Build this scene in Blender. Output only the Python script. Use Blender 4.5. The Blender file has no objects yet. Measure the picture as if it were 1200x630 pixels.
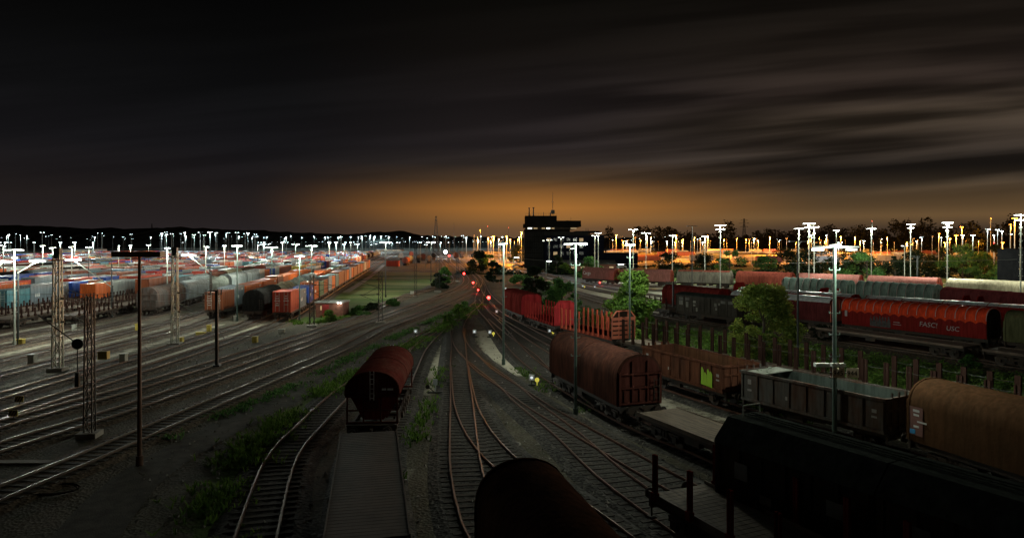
import bpy, math, random
import numpy as np
from mathutils import Vector, Matrix
R = math.radians
random.seed(11); rng = np.random.default_rng(5)
SC = bpy.context.scene
COL = SC.collection

# ------------------------------------------------------------------ camera
H = 11.0
cam_d = bpy.data.cameras.new('camera'); cam = bpy.data.objects.new('camera', cam_d); COL.objects.link(cam)
cam.location = (0, 0, H); cam.rotation_euler = (R(90), 0, 0)
cam_d.lens = 24; cam_d.sensor_width = 36; cam_d.sensor_fit = 'HORIZONTAL'
cam_d.shift_y = -31/1200; cam_d.clip_end = 12000; cam_d.clip_start = .2
SC.camera = cam
SC.view_settings.view_transform = 'Standard'; SC.view_settings.look = 'None'
SC.view_settings.exposure = 0.0; SC.view_settings.gamma = 1.0
SC.cycles.use_light_tree = True
SC.cycles.max_bounces = 4; SC.cycles.diffuse_bounces = 2; SC.cycles.glossy_bounces = 2
SC.cycles.transparent_max_bounces = 8
SC.cycles.sample_clamp_indirect = 3.0
SC.cycles.caustics_reflective = False; SC.cycles.caustics_refractive = False

def s2l(c):
    return tuple(((x/255)/12.92 if x <= 10 else (((x/255)+.055)/1.055)**2.4) for x in c)

# ------------------------------------------------------------------ night sky
world = bpy.data.worlds.new('World'); SC.world = world; world.use_nodes = True
nt = world.node_tree; N = nt.nodes; L = nt.links
N.clear()
def mth(op, a, b=None, c=None, clamp=False):
    n = N.new('ShaderNodeMath'); n.operation = op; n.use_clamp = clamp
    for i, v in enumerate((a, b, c)):
        if v is None: continue
        if isinstance(v, (int, float)): n.inputs[i].default_value = v
        else: L.new(v, n.inputs[i])
    return n.outputs[0]
tc = N.new('ShaderNodeTexCoord'); sx = N.new('ShaderNodeSeparateXYZ'); L.new(tc.outputs['Generated'], sx.inputs[0])
X_, Y_, Z_ = sx.outputs
hyp = mth('SQRT', mth('ADD', mth('MULTIPLY', X_, X_), mth('MULTIPLY', Y_, Y_)))
elev = mth('DIVIDE', Z_, mth('MAXIMUM', hyp, .001))
az = mth('ARCTAN2', X_, Y_)
def ramp(fac, stops, scale):
    n = N.new('ShaderNodeValToRGB'); L.new(mth('DIVIDE', fac, scale, clamp=True), n.inputs[0])
    e = n.color_ramp.elements
    while len(e) < len(stops): e.new(.5)
    for el_, (p, c) in zip(e, sorted(stops)):
        pass
    for i, (p, c) in enumerate(sorted(stops)):
        e[i].position = p/scale; e[i].color = (*s2l(c), 1)
    n.color_ramp.interpolation = 'EASE' if False else 'LINEAR'
    return n.outputs[0]
left = ramp(elev, [(0,(40,36,37)),(.03,(37,32,32)),(.06,(34,29,28)),(.09,(27,24,25)),(.13,(21,20,22)),(.2,(14,14,15)),(.28,(8,8,8)),(.36,(4,4,4)),(.6,(3,3,3))], .6)
cent = ramp(elev, [(0,(92,72,54)),(.02,(112,82,54)),(.035,(146,100,52)),(.05,(164,108,50)),(.066,(138,92,45)),(.092,(76,57,39)),(.115,(45,38,34)),(.14,(36,31,31)),(.2,(28,24,24)),(.28,(19,16,14)),(.36,(10,9,7)),(.6,(4,4,4))], .6)
rite = ramp(elev, [(0,(62,50,40)),(.018,(68,54,42)),(.034,(104,80,52)),(.047,(84,65,43)),(.075,(58,48,37)),(.095,(38,33,29)),(.125,(44,37,31)),(.16,(50,42,34)),(.2,(36,29,25)),(.26,(27,22,18)),(.32,(17,14,11)),(.37,(10,8,6)),(.6,(4,4,4))], .6)
def mixc(f, a, b):
    n = N.new('ShaderNodeMix'); n.data_type = 'RGBA'
    L.new(f, n.inputs[0]); L.new(a, n.inputs[6]); L.new(b, n.inputs[7]); return n.outputs[2]
def sstep(v, a, b):
    n = N.new('ShaderNodeMapRange'); n.interpolation_type = 'SMOOTHSTEP'
    n.inputs[1].default_value = a; n.inputs[2].default_value = b; L.new(v, n.inputs[0]); return n.outputs[0]
base = mixc(sstep(az, -.38, .05), left, cent)
base = mixc(sstep(az, .02, .46), base, rite)
# long exposure cloud streaks
cv = N.new('ShaderNodeCombineXYZ')
den = mth('MAXIMUM', mth('ABSOLUTE', Y_), .25); gu = mth('DIVIDE', X_, den); gv = mth('DIVIDE', Z_, den)
L.new(mth('MULTIPLY', gu, 1.5), cv.inputs[0])
L.new(mth('SUBTRACT', mth('MULTIPLY', gv, 26.0), mth('MULTIPLY', gu, 2.3)), cv.inputs[1])
nz = N.new('ShaderNodeTexNoise'); nz.inputs['Scale'].default_value = 1.1; nz.inputs['Detail'].default_value = 3.5
nz.inputs['Roughness'].default_value = .45; nz.inputs['Distortion'].default_value = .25; L.new(cv.outputs[0], nz.inputs['Vector'])
st = N.new('ShaderNodeMapRange'); st.interpolation_type = 'SMOOTHSTEP'; st.inputs[1].default_value = .36; st.inputs[2].default_value = .68
st.inputs[3].default_value = .45; st.inputs[4].default_value = 2.3; L.new(nz.outputs[0], st.inputs[0])
band = mth('MULTIPLY', sstep(gv, .05, .12), mth('SUBTRACT', 1.0, mth('MULTIPLY', sstep(gv, .2, .32), .6)))
amt = mth('MULTIPLY', band, mth('ADD', mth('MULTIPLY', sstep(az, -.1, .4), .85), .18))
fac = mth('ADD', mth('MULTIPLY', mth('SUBTRACT', st.outputs[0], 1.0), amt), 1.0)
vm = N.new('ShaderNodeVectorMath'); vm.operation = 'SCALE'; L.new(base, vm.inputs[0]); L.new(fac, vm.inputs['Scale'])
bg = N.new('ShaderNodeBackground'); L.new(vm.outputs[0], bg.inputs[0]); bg.inputs[1].default_value = 1.0
# the real sky at deep night behind the lit clouds: sun far below the horizon
sky = N.new('ShaderNodeTexSky'); sky.sky_type = 'NISHITA'; sky.sun_disc = False
sky.sun_elevation = R(-9); sky.sun_rotation = R(0)
bg2 = N.new('ShaderNodeBackground'); L.new(sky.outputs[0], bg2.inputs[0]); bg2.inputs[1].default_value = .003
ad = N.new('ShaderNodeAddShader'); L.new(bg.outputs[0], ad.inputs[0]); L.new(bg2.outputs[0], ad.inputs[1])
wo = N.new('ShaderNodeOutputWorld'); L.new(ad.outputs[0], wo.inputs[0])

# ------------------------------------------------------------------ helpers
def W(x, y, z=0.0):
    d = 800*(H-z)/(y-284); return ((x-600)/800*d, d)

class MB:
    def __init__(s): s.v = []; s.f = []; s.m = []
    def poly(s, pts, m=0):
        n = len(s.v); s.v += [tuple(p) for p in pts]; s.f.append(tuple(range(n, n+len(pts)))); s.m.append(m)
    def box(s, cx, cy, cz, lx, ly, lz, m=0, rz=0, rx=0, ry=0):
        n = len(s.v); Mt = None
        if rz or rx or ry: Mt = Matrix.Rotation(rz, 3, 'Z') @ Matrix.Rotation(ry, 3, 'Y') @ Matrix.Rotation(rx, 3, 'X')
        for a in (-1, 1):
            for b in (-1, 1):
                for c in (-1, 1):
                    p = Vector((a*lx/2, b*ly/2, c*lz/2))
                    if Mt: p = Mt @ p
                    s.v.append((cx+p.x, cy+p.y, cz+p.z))
        for q in ((0,1,3,2),(4,6,7,5),(0,4,5,1),(2,3,7,6),(0,2,6,4),(1,5,7,3)):
            s.f.append(tuple(n+i for i in q)); s.m.append(m)
        return s
    def bar(s, p, q, w, h=None, m=0):
        p = Vector(p); q = Vector(q); d = (q-p); ln = d.length
        if ln < 1e-6: return s
        d.normalize(); up = Vector((0,0,1)) if abs(d.z) < .95 else Vector((0,1,0))
        a = d.cross(up).normalized()*(w/2); b = d.cross(a).normalized()*((h or w)/2)
        n = len(s.v)
        for e in (p, q):
            for k in ((1,1),(1,-1),(-1,-1),(-1,1)): s.v.append(tuple(e + a*k[0] + b*k[1]))
        for q4 in ((0,1,5,4),(1,2,6,5),(2,3,7,6),(3,0,4,7),(3,2,1,0),(4,5,6,7)):
            s.f.append(tuple(n+i for i in q4)); s.m.append(m)
        return s
    def cyl(s, p, q, r, n=10, m=0, r2=None):
        p = Vector(p); q = Vector(q); d = (q-p).normalized(); r2 = r if r2 is None else r2
        up = Vector((0,0,1)) if abs(d.z) < .95 else Vector((0,1,0))
        a = d.cross(up).normalized(); b = d.cross(a).normalized(); k0 = len(s.v)
        for e, rr in ((p, r), (q, r2)):
            for i in range(n):
                t = 2*math.pi*i/n; s.v.append(tuple(e + a*math.cos(t)*rr + b*math.sin(t)*rr))
        for i in range(n):
            j = (i+1) % n; s.f.append((k0+i, k0+j, k0+n+j, k0+n+i)); s.m.append(m)
        s.f.append(tuple(k0+i for i in reversed(range(n)))); s.m.append(m)
        s.f.append(tuple(k0+n+i for i in range(n))); s.m.append(m)
        return s
    def prism(s, prof, x0, x1, m=0, caps=True, capm=None):
        """profile of (y,z) extruded along x"""
        n = len(prof); k0 = len(s.v)
        for x in (x0, x1): s.v += [(x, y, z) for y, z in prof]
        for i in range(n):
            j = (i+1) % n; s.f.append((k0+i, k0+j, k0+n+j, k0+n+i)); s.m.append(m)
        if caps:
            s.f.append(tuple(k0+i for i in reversed(range(n)))); s.m.append(m if capm is None else capm)
            s.f.append(tuple(k0+n+i for i in range(n))); s.m.append(m if capm is None else capm)
        return s
    def shell(s, prof, x0, x1, t, m=0):
        """open arc profile with thickness, extruded along x"""
        inner = []
        c = Vector((sum(p[0] for p in prof)/len(prof), sum(p[1] for p in prof)/len(prof)))
        for y, z in prof:
            d = (c-Vector((y, z))).normalized(); inner.append((y+d.x*t, z+d.y*t))
        return s.prism(list(prof)+inner[::-1], x0, x1, m)
    def mesh(s, name, mats, smooth=False):
        me = bpy.data.meshes.new(name); me.from_pydata(s.v, [], s.f)
        for mt in (mats if isinstance(mats, (list, tuple)) else [mats]): me.materials.append(mt)
        me.polygons.foreach_set('material_index', s.m)
        if smooth: me.polygons.foreach_set('use_smooth', [True]*len(s.f))
        me.update(); return me
    def build(s, name, mats, parent=None, smooth=False, **kw):
        if name in ('marking', 'vent', 'stripe') and len(s.v) > 8 and len(s.v) % 8 == 0 and len(s.f)*8 == len(s.v)*6:
            for k in range(len(s.v)//8):
                q = MB(); q.v = s.v[8*k:8*k+8]; q.f = [tuple(i-8*k for i in f) for f in s.f[6*k:6*k+6]]; q.m = s.m[6*k:6*k+6]; r = q.build(name, mats, parent)
            return r
        o = bpy.data.objects.new(name, s.mesh(name, mats, smooth)); COL.objects.link(o)
        if parent: o.parent = parent
        for k, v in kw.items():
            if v is not None: o[k] = v
        if name in ('hood','rib','roof','tank','end_wall','wheelset','pole','tarpaulin','tension_wheel','lamp_glass','buffer'):
            o.data.polygons.foreach_set('use_smooth', [True]*len(s.f)); o.data.set_sharp_from_angle(angle=R(38))
        return o

def tag(o, label=None, cat=None, group=None, kind=None):
    if label: o['label'] = label
    if cat: o['category'] = cat
    if group: o['group'] = group
    if kind: o['kind'] = kind
    return o
def thing(name, label, cat, loc=(0,0,0), rz=0, group=None):
    o = bpy.data.objects.new(name, None); COL.objects.link(o); o.empty_display_size = .2
    o.location = loc; o.rotation_euler = (0, 0, rz)
    return tag(o, label, cat, group)
KIDS = {}
def kids(o):
    return [c for c in o.children]
def copy_tree(o, parent=None):
    c = o.copy(); COL.objects.link(c)
    if parent: c.parent = parent
    for ch in o.children: copy_tree(ch, c)
    return c
PROTO = {}
def spawn(key, make, loc, rz, label, group=None):
    if key in PROTO:
        o = copy_tree(PROTO[key])
    else:
        o = make(); PROTO[key] = o
    o.location = loc; o.rotation_euler = (0, 0, rz); o['label'] = label
    if group: o['group'] = group
    elif 'group' in o: del o['group']
    return o

# ------------------------------------------------------------------ materials
MATS = {}
def mat(name, col, rough=.75, metal=0.0, dirt=.45, scale=1.2, dcol=None, stretch=(1,1,1), bump=0.0, bscale=20, coord='Object', spec=.4):
    if name in MATS: return MATS[name]
    m = bpy.data.materials.new(name); m.use_nodes = True; t = m.node_tree; n = t.nodes; l = t.links
    b = n['Principled BSDF']; b.inputs['Roughness'].default_value = rough; b.inputs['Metallic'].default_value = metal
    b.inputs['Specular IOR Level'].default_value = spec
    dcol = dcol or tuple(c*.4 for c in col)
    tcn = n.new('ShaderNodeTexCoord'); mp = n.new('ShaderNodeMapping'); mp.inputs['Scale'].default_value = stretch
    l.new(tcn.outputs[coord], mp.inputs[0])
    a = n.new('ShaderNodeTexNoise'); a.inputs['Scale'].default_value = scale; a.inputs['Detail'].default_value = 6; a.inputs['Roughness'].default_value = .65
    l.new(mp.outputs[0], a.inputs['Vector'])
    r = n.new('ShaderNodeMapRange'); r.inputs[1].default_value = .38; r.inputs[2].default_value = .68; r.inputs[4].default_value = dirt*1.6
    l.new(a.outputs[0], r.inputs[0])
    mx = n.new('ShaderNodeMix'); mx.data_type = 'RGBA'; mx.inputs[6].default_value = (*col, 1); mx.inputs[7].default_value = (*dcol, 1)
    l.new(r.outputs[0], mx.inputs[0]); l.new(mx.outputs[2], b.inputs['Base Color'])
    if stretch[2] < 1 and not name.startswith('bark'):
        mp2 = n.new('ShaderNodeMapping'); mp2.inputs['Scale'].default_value = (1, 1, .12); l.new(tcn.outputs[coord], mp2.inputs[0])
        a2 = n.new('ShaderNodeTexNoise'); a2.inputs['Scale'].default_value = 5.5; a2.inputs['Detail'].default_value = 4; l.new(mp2.outputs[0], a2.inputs['Vector'])
        r2 = n.new('ShaderNodeMapRange'); r2.inputs[1].default_value = .35; r2.inputs[2].default_value = .65; r2.inputs[3].default_value = .78; r2.inputs[4].default_value = 1.14; l.new(a2.outputs[0], r2.inputs[0])
        hv = n.new('ShaderNodeHueSaturation'); l.new(mx.outputs[2], hv.inputs['Color']); l.new(r2.outputs[0], hv.inputs['Value']); l.new(hv.outputs[0], b.inputs['Base Color'])
    if bump:
        bn = n.new('ShaderNodeTexNoise'); bn.inputs['Scale'].default_value = bscale; bn.inputs['Detail'].default_value = 3
        l.new(tcn.outputs[coord], bn.inputs['Vector'])
        bp = n.new('ShaderNodeBump'); bp.inputs['Strength'].default_value = bump; bp.inputs['Distance'].default_value = .05
        l.new(bn.outputs[0], bp.inputs['Height']); l.new(bp.outputs[0], b.inputs['Normal'])
    MATS[name] = m; return m
def emis(name, col, strength):
    if name in MATS: return MATS[name]
    m = bpy.data.materials.new(name); m.use_nodes = True; b = m.node_tree.nodes['Principled BSDF']
    b.inputs['Base Color'].default_value = (*[min(1, c*.8) for c in col], 1)
    b.inputs['Emission Color'].default_value = (*col, 1); b.inputs['Emission Strength'].default_value = strength
    m.cycles.emission_sampling = 'NONE'
    # a trace of texture on the glass so that it is not perfectly flat
    tx = m.node_tree.nodes.new('ShaderNodeTexNoise'); tx.inputs['Scale'].default_value = 9
    m.node_tree.links.new(tx.outputs[0], b.inputs['Roughness'])
    MATS[name] = m; return m
def wagonmat(name, col, dirt=.5, rough=.6, dcol=None, bump=.15):
    return mat(name, col, rough, 0, dirt, 1.1, dcol, (1, 1, .35), bump, 6, spec=.2 if rough < .5 else 0.0)

M_under = mat('underframe black', (.035,.03,.026), .8, dirt=.5, dcol=(.08,.045,.025))
M_wheel = mat('wheel steel', (.09,.07,.055), .55, .3, dirt=.5)
M_rail = mat('rail steel', (.13,.095,.075), .42, .6, dirt=.35, scale=.6, dcol=(.12,.06,.035), coord='Object')
M_railr = mat('rusty rail steel', (.12,.05,.027), .5, .4, dirt=.4, scale=.6, dcol=(.07,.03,.016))
M_sleep = mat('sleeper timber', (.055,.045,.036), .9, dirt=.4, scale=3)
M_sleepc = mat('sleeper concrete', (.1,.09,.078), .9, dirt=.5, scale=2)
M_galv = mat('galvanised steel', (.5,.54,.46), .5, .35, dirt=.4, scale=2)
M_galvfar = mat('weathered far steel', (.16,.18,.16), .7, .1, dirt=.4, scale=2, spec=.1)
M_galvdark = mat('dark painted steel', (.045,.05,.045), .6, .2, dirt=.4, scale=2)
M_rustpole = mat('rusty steel pole', (.14,.07,.04), .7, .2, dirt=.5, scale=2)
M_green = mat('green grey mast paint', (.1,.155,.125), .55, .1, dirt=.35, scale=2)
M_lum = mat('luminaire housing', (.2,.2,.19), .5, .2, dirt=.3)
M_white = emis('white lamp glass', (.93,1,.96), 9)
M_whitefar = emis('cool lamp glass', (.80,.97,1), 14)
M_sodium = emis('sodium lamp glass', (1,.36,.05), 3.6)
M_red = emis('red signal lens', (1,.05,.04), 9)
M_sigw = emis('small white signal lens', (.85,.92,1), 1.1)
M_sigy = emis('small yellow signal lens', (1,.85,.12), .5)
M_window = emis('lit window', (.95,.95,.8), 2.2)
M_windowdim = emis('dim lit window', (.8,.55,.3), .25)
M_wood = mat('weathered boards', (.16,.12,.085), .85, dirt=.6, scale=2, stretch=(.4,4,1))
M_letter = mat('white paint marks', (.75,.75,.72), .7, dirt=.25)
M_letterg = mat('silver graffiti paint', (.42,.36,.36), .5, .2, dirt=.3)

# ------------------------------------------------------------------ tracks (rail lines as world polylines)
def catmull(pts, step=2.0):
    P = [Vector((p[0], p[1])) for p in pts]
    P = [P[0]*2-P[1]] + P + [P[-1]*2-P[-2]]
    out = []
    for i in range(1, len(P)-2):
        a, b, c, d = P[i-1], P[i], P[i+1], P[i+2]; n = max(2, int((c-b).length/step))
        for k in range(n):
            t = k/n
            out.append(.5*((2*b)+(c-a)*t+(2*a-5*b+4*c-d)*t*t+(3*b-a-3*c+d)*t**3))
    out.append(P[-2]); return out
class Track:
    def __init__(s, pts, step=2.0):
        s.p = catmull(pts, step)          # near -> far
        s.s = [0]
        for a, b in zip(s.p, s.p[1:]): s.s.append(s.s[-1]+(b-a).length)
        s.len = s.s[-1]
    def at(s, d):
        if d <= 0: return s.p[0] + (s.p[1]-s.p[0]).normalized()*d
        if d >= s.len: return s.p[-1] + (s.p[-1]-s.p[-2]).normalized()*(d-s.len)
        i = int(np.searchsorted(s.s, d))-1; i = max(0, i)
        t = (d-s.s[i])/(s.s[i+1]-s.s[i]); return s.p[i].lerp(s.p[i+1], t)
    def sY(s, Y):
        for i, (a, b) in enumerate(zip(s.p, s.p[1:])):
            if (a.y-Y)*(b.y-Y) <= 0 and a.y != b.y:
                return s.s[i] + (Y-a.y)/(b.y-a.y)*(s.s[i+1]-s.s[i])
        return 0
    def place(s, d, Lw):
        """near end at arc length d -> centre, heading (local +x to the far end)"""
        a = s.at(d+Lw*.14); b = s.at(d+Lw*.86); c = (a+b)/2; v = b-a
        return (c.x, c.y, RZ), math.atan2(v.y, v.x)
RZ = .24
def PX(*pts): return [W(x, y) for x, y in pts]
TR = {}
TR['main_a'] = [(-32.5,15),(-31.6,30),(-30.6,40.8),(-27.7,55.5),(-23.3,93),(-22,131),(-19,160),(-17,185),(-19.5,215),(-25,251),(-34.5,345),(-62,560),(-100,850)]
TR['main_b'] = [(-30,15),(-28.2,28),(-27.2,36.2),(-24.6,49.2),(-20.85,83.4),(-18.9,100),(-14.9,135),(-12.6,165),(-13,195),(-17,235),(-30.5,345),(-57,560),(-95,850)]
TR['main_c'] = [(-24,14),(-22.8,25),(-21.5,34.4),(-20.75,41.5),(-17.5,70),(-16.3,88),(-12.5,114),(-8.8,150),(-9,190),(-12,225),(-25,335),(-50,560),(-88,850)]
TR['hopper'] = [(-3.3,14),(-4.8,22.6),(-7.1,34),(-7.7,42),(-8.9,58.4),(-9.5,72),(-8.9,87),(-7.2,104),(-6,123)]
TR['left_curve'] = [(-6.5,14),(-9.5,25.4),(-11.6,34.4),(-12,40.7),(-12.2,48.6),(-11.8,55.7),(-11.3,67),(-10.1,80.7),(-8.3,94.6),(-6.6,112),(-6,128)]
TR['centre'] = [(2.5,12),(1.2,17),(.2,21.5),(-1.2,26.5),(-2.1,31.9),(-2.65,37.3),(-3.5,47.3),(-4.7,60.3),(-5.7,72.7),(-6.9,86),(-7.1,100),(-6.3,120)]
TR['switch_a'] = [(7.5,14),(4.8,22),(2.4,28),(.6,31.5),(-.65,34.4),(-1.9,38.9),(-3,44.9),(-3.75,51.5),(-4.6,60)]
TR['switch_b'] = [(12,14),(9,20.5),(6.6,26),(4.6,32),(3.1,38.6),(.7,47.3),(-.3,51.8),(-4,65.2),(-5.9,75.9),(-6.7,86)]
TR['dark_train'] = [(17.5,12),(13.3,19),(9.2,26.5),(7.0,31.3),(4.7,37.3),(2.2,43.8),(0,50.6),(-2.5,58.5),(-4.3,67)]
TR['brown_train'] = [(20,15),(15.5,24),(12.2,30),(9.7,36),(7.56,40.2),(3.64,53),(1.0,65.7),(-.72,79.3),(-2.75,95.7),(-4.55,108.6),(-5.9,123),(-6.6,138),(-7,160),(-9.2,191),(-15,250),(-30,330)]
TR['brown_cross'] = [(6.2,45),(4.3,56),(3.0,66),(1.6,73),(-.6,85),(-2.6,97)]
TR['gondola_train'] = [(25.4,18),(23.6,25),(20.0,34.8),(15.2,43.2),(11.2,52.5),(7.2,62),(4.3,73.5),(1.2,88),(-1.6,102),(-3.8,115),(-5.5,130)]
TR['stake_train'] = [(33,24),(29.8,31),(26.6,37.5),(23.2,44.5),(19.3,52),(15.2,60.2),(11.2,67.5),(6.6,77.8),(3.0,89),(0,101),(-2.5,119),(-5.8,150),(-10.7,214.6),(-20.8,300),(-48,550),(-85,850)]
TR['grey_van_train'] = [(52,44),(44.6,58.5),(36.2,75),(30,86),(24,96.5),(17.7,119),(11.5,160),(3,235),(-10,320)]
TR['red_train'] = [(62,45),(56,55),(48,68.3),(40.2,81),(33.4,92),(27,104),(20,124),(14,152),(6.5,210),(-6,310)]
TR['silver_train'] = [(70,60),(62,70),(52,83),(46.5,91),(39.5,101),(33,115),(26.5,134),(20,156),(10.5,215),(0,290)]
TR['low_train'] = [(76,64),(68,74),(57,87.5),(51,95.5),(44,105),(38,118),(31.5,136),(25,158),(16,212),(5,285)]
TR['tarp_train'] = [(82,62),(76,76),(72,92),(68,108.5),(60.5,121),(53,132),(44,143),(35,154),(26,175),(16,225)]
TR['back_train'] = [(96,95),(87,117),(83,124.5),(73,137.5),(62,149.5),(55,157),(41.5,166),(29.8,172),(20,186),(10,215)]
ROWS = [-31.6,-35.9,-42.0,-47.0,-53.0,-58.3,-63.6,-69.0,-74.6]
x = -80.5
while x > -262: ROWS.append(x); x -= 6.6
for i, x0 in enumerate(ROWS):
    y0 = 22 if x0 > -60 else max(60, -x0*1.12)
    if y0 < 95: pts = [(x0-1.2, y0), (x0, 60), (x0+.3, 82), (x0-.4, 97), (x0-5.2, 130)] if y0 < 50 else [(x0+.2, y0),(x0, 88),(x0-.7, 100),(x0-5.4,131)]
    else: pts = [(x0-5.6-.144*(y0-131), y0), (x0-5.6-.144*(y0-101), y0+30)]
    pts += [(x0-5.6-.144*(Y-131), Y) for Y in (200, 400, 820) if Y > y0+40]
    TR['row_%d' % i] = pts
TRACK = {k: Track(v) for k, v in TR.items()}

def rail_track(key, idx):
    T = TRACK[key]; rusty = key in ('hopper','left_curve','centre','switch_a','switch_b','dark_train','brown_train','brown_cross','gondola_train','stake_train')
    name = 'railway_track'
    root = bpy.data.objects.new(name, None); COL.objects.link(root); root['kind'] = 'structure'
    dz = idx % 9 * .006
    pts = T.p; n = len(pts)
    nor = []
    for i in range(n):
        a = pts[max(0, i-1)]; b = pts[min(n-1, i+1)]; v = (b-a).normalized(); nor.append(Vector((-v.y, v.x)))
    mb = MB()
    prof = [(-1.85,-.03),(-1.4,.1),(1.4,.1),(1.85,-.03)]
    for i in range(n):
        for o, z in prof:
            j = random.uniform(-.12, .12) if abs(o) > 2 else 0
            p = pts[i]+nor[i]*(o+j); mb.v.append((p.x, p.y, z+dz*.6))
    for i in range(n-1):
        for k in range(3):
            a = i*4+k; mb.f.append((a, a+1, a+5, a+4)); mb.m.append(0)
    mb.build('ballast_bed', M_ballast_dark if rusty else M_ballast, root)
    rb = MB()
    for side in (-1, 1):
        for (hw, z0, z1) in ((.036, .205, .24),(.055, .12, .203)):
            k0 = len(rb.v)
            for i in range(n):
                for o, z in ((-hw, z0), (-hw, z1), (hw, z1), (hw, z0)):
                    p = pts[i]+nor[i]*(side*.75+o); rb.v.append((p.x, p.y, z+dz*.25))
            for i in range(n-1):
                for k in range(4):
                    a = k0+i*4+k; b2 = k0+i*4+(k+1) % 4; rb.f.append((a, b2, b2+4, a+4)); rb.m.append(0)
    rb.build('rail', M_railr if rusty else M_rail, root)
    sb = MB(); d = 0; lim = 120
    while d < T.len:
        p = T.at(d)
        if p.y > lim: break
        q = T.at(d+.4); rz = math.atan2(q.y-p.y, q.x-p.x)
        sb.box(p.x, p.y, .075+dz*.5, .25, 2.5+random.uniform(-.05,.05), .11, 0, rz+random.uniform(-.012,.012)); d += .62
    if sb.v: sb.build('sleepers', M_sleep if rusty else M_sleepc, root, kind='stuff')
    return root
def stone(name, c1, c2, scale=9):
    m = bpy.data.materials.new(name); m.use_nodes = True; t = m.node_tree; n = t.nodes; l = t.links
    b = n['Principled BSDF']; b.inputs['Roughness'].default_value = .95; b.inputs['Specular IOR Level'].default_value = .2
    tcn = n.new('ShaderNodeTexCoord')
    v = n.new('ShaderNodeTexVoronoi'); v.inputs['Scale'].default_value = scale*.75; l.new(tcn.outputs['Object'], v.inputs['Vector'])
    a = n.new('ShaderNodeTexNoise'); a.inputs['Scale'].default_value = .35; a.inputs['Detail'].default_value = 8; a.inputs['Roughness'].default_value = .7
    l.new(tcn.outputs['Object'], a.inputs['Vector'])
    mx = n.new('ShaderNodeMix'); mx.data_type = 'RGBA'; mx.inputs[6].default_value = (*c1, 1); mx.inputs[7].default_value = (*c2, 1)
    r = n.new('ShaderNodeMapRange'); r.inputs[1].default_value = .35; r.inputs[2].default_value = .65; l.new(a.outputs[0], r.inputs[0]); l.new(r.outputs[0], mx.inputs[0])
    hv = n.new('ShaderNodeHueSaturation'); l.new(mx.outputs[2], hv.inputs['Color'])
    r2 = n.new('ShaderNodeMapRange'); r2.inputs[3].default_value = .3; r2.inputs[4].default_value = 1.9; l.new(v.outputs['Color'], r2.inputs[0]); l.new(r2.outputs[0], hv.inputs['Value'])
    l.new(hv.outputs[0], b.inputs['Base Color'])
    bp = n.new('ShaderNodeBump'); bp.inputs['Strength'].default_value = .7; bp.inputs['Distance'].default_value = .06
    l.new(v.outputs['Distance'], bp.inputs['Height']); l.new(bp.outputs[0], b.inputs['Normal'])
    return m
M_ballast = stone('ballast stones', (.07,.047,.03), (.115,.088,.06))
M_ballast_dark = stone('old dark ballast', (.035,.032,.028), (.075,.07,.06))
for i, k in enumerate(TRACK):
    if k.startswith('row_') and int(k[4:]) > 16: continue
    rail_track(k, i)

# ------------------------------------------------------------------ ground sheet with painted cover (what grows or lies where)
def axis(dense0, dense1, step, far, grow=1.12):
    a = list(np.arange(dense0, dense1, step)); s = step
    hi = [a[-1]]
    while hi[-1] < far: s *= grow; hi.append(hi[-1]+s)
    s = step; lo = [a[0]]
    while lo[-1] > -far: s *= grow; lo.append(lo[-1]-s)
    return np.array(lo[::-1][:-1] + a + hi[1:])
gx = axis(-70, 95, .8, 5000); gy = axis(8, 215, .8, 6000)
GX, GY = np.meshgrid(gx, gy)
def dist_line(pts):
    d = np.full(GX.shape, 1e9)
    for (ax, ay), (bx, by) in zip(pts, pts[1:]):
        vx, vy = bx-ax, by-ay; L2 = vx*vx+vy*vy
        t = np.clip(((GX-ax)*vx+(GY-ay)*vy)/L2, 0, 1)
        d = np.minimum(d, np.hypot(GX-ax-t*vx, GY-ay-t*vy))
    return d
def inside(poly):
    c = np.zeros(GX.shape, bool); n = len(poly)
    for i in range(n):
        x1, y1 = poly[i]; x2, y2 = poly[(i+1) % n]
        cond = ((y1 > GY) != (y2 > GY)) & (GX < (x2-x1)*(GY-y1)/((y2-y1) or 1e-9)+x1); c ^= cond
    return c.astype(float)
grass = np.zeros(GX.shape); light = np.zeros(GX.shape)
def lineadd(A, pts, w, v):
    return np.maximum(A, v*np.clip(1.4-dist_line(pts)/w, 0, 1))
verge = [(-9.5,22),(-12.5,29),(-14,40),(-13.2,52),(-11.8,65),(-9.7,80),(-7.8,98),(-5.5,120)]
verge2 = [(-19.5,38),(-16.6,54),(-14.6,72),(-12,92),(-8.5,118)]
grass = lineadd(grass, verge, 1.3, .8)
grass = lineadd(grass, [(-10,24),(-12,31),(-14,40)], 2.6, .55)
grass = lineadd(grass, verge2, .8, .35)
field = [(-30.5,105),(-27,97),(-24.8,101),(-24.2,130),(-22,160),(-20.5,190),(-23.5,215),(-28.5,250),(-56,262),(-50,235)]
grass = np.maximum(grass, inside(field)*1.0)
grass = np.maximum(grass, inside([(14,70),(20,62),(28,50),(36,38),(42,30),(50,38),(44,54),(33,72),(24,88),(16,96),(6,115),(3,118),(9,90)])*.9)
grass = np.maximum(grass, inside([(-24,200),(-5,180),(-3,230),(-30,330),(-60,400),(-46,330)])*.2)
grass = np.maximum(grass, inside([(20,196),(90,150),(120,120),(200,160),(200,330),(20,330)])*.8)
grass = lineadd(grass, [(-31,100),(-27.5,95),(-26,100)], 1.6, .8)
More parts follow.
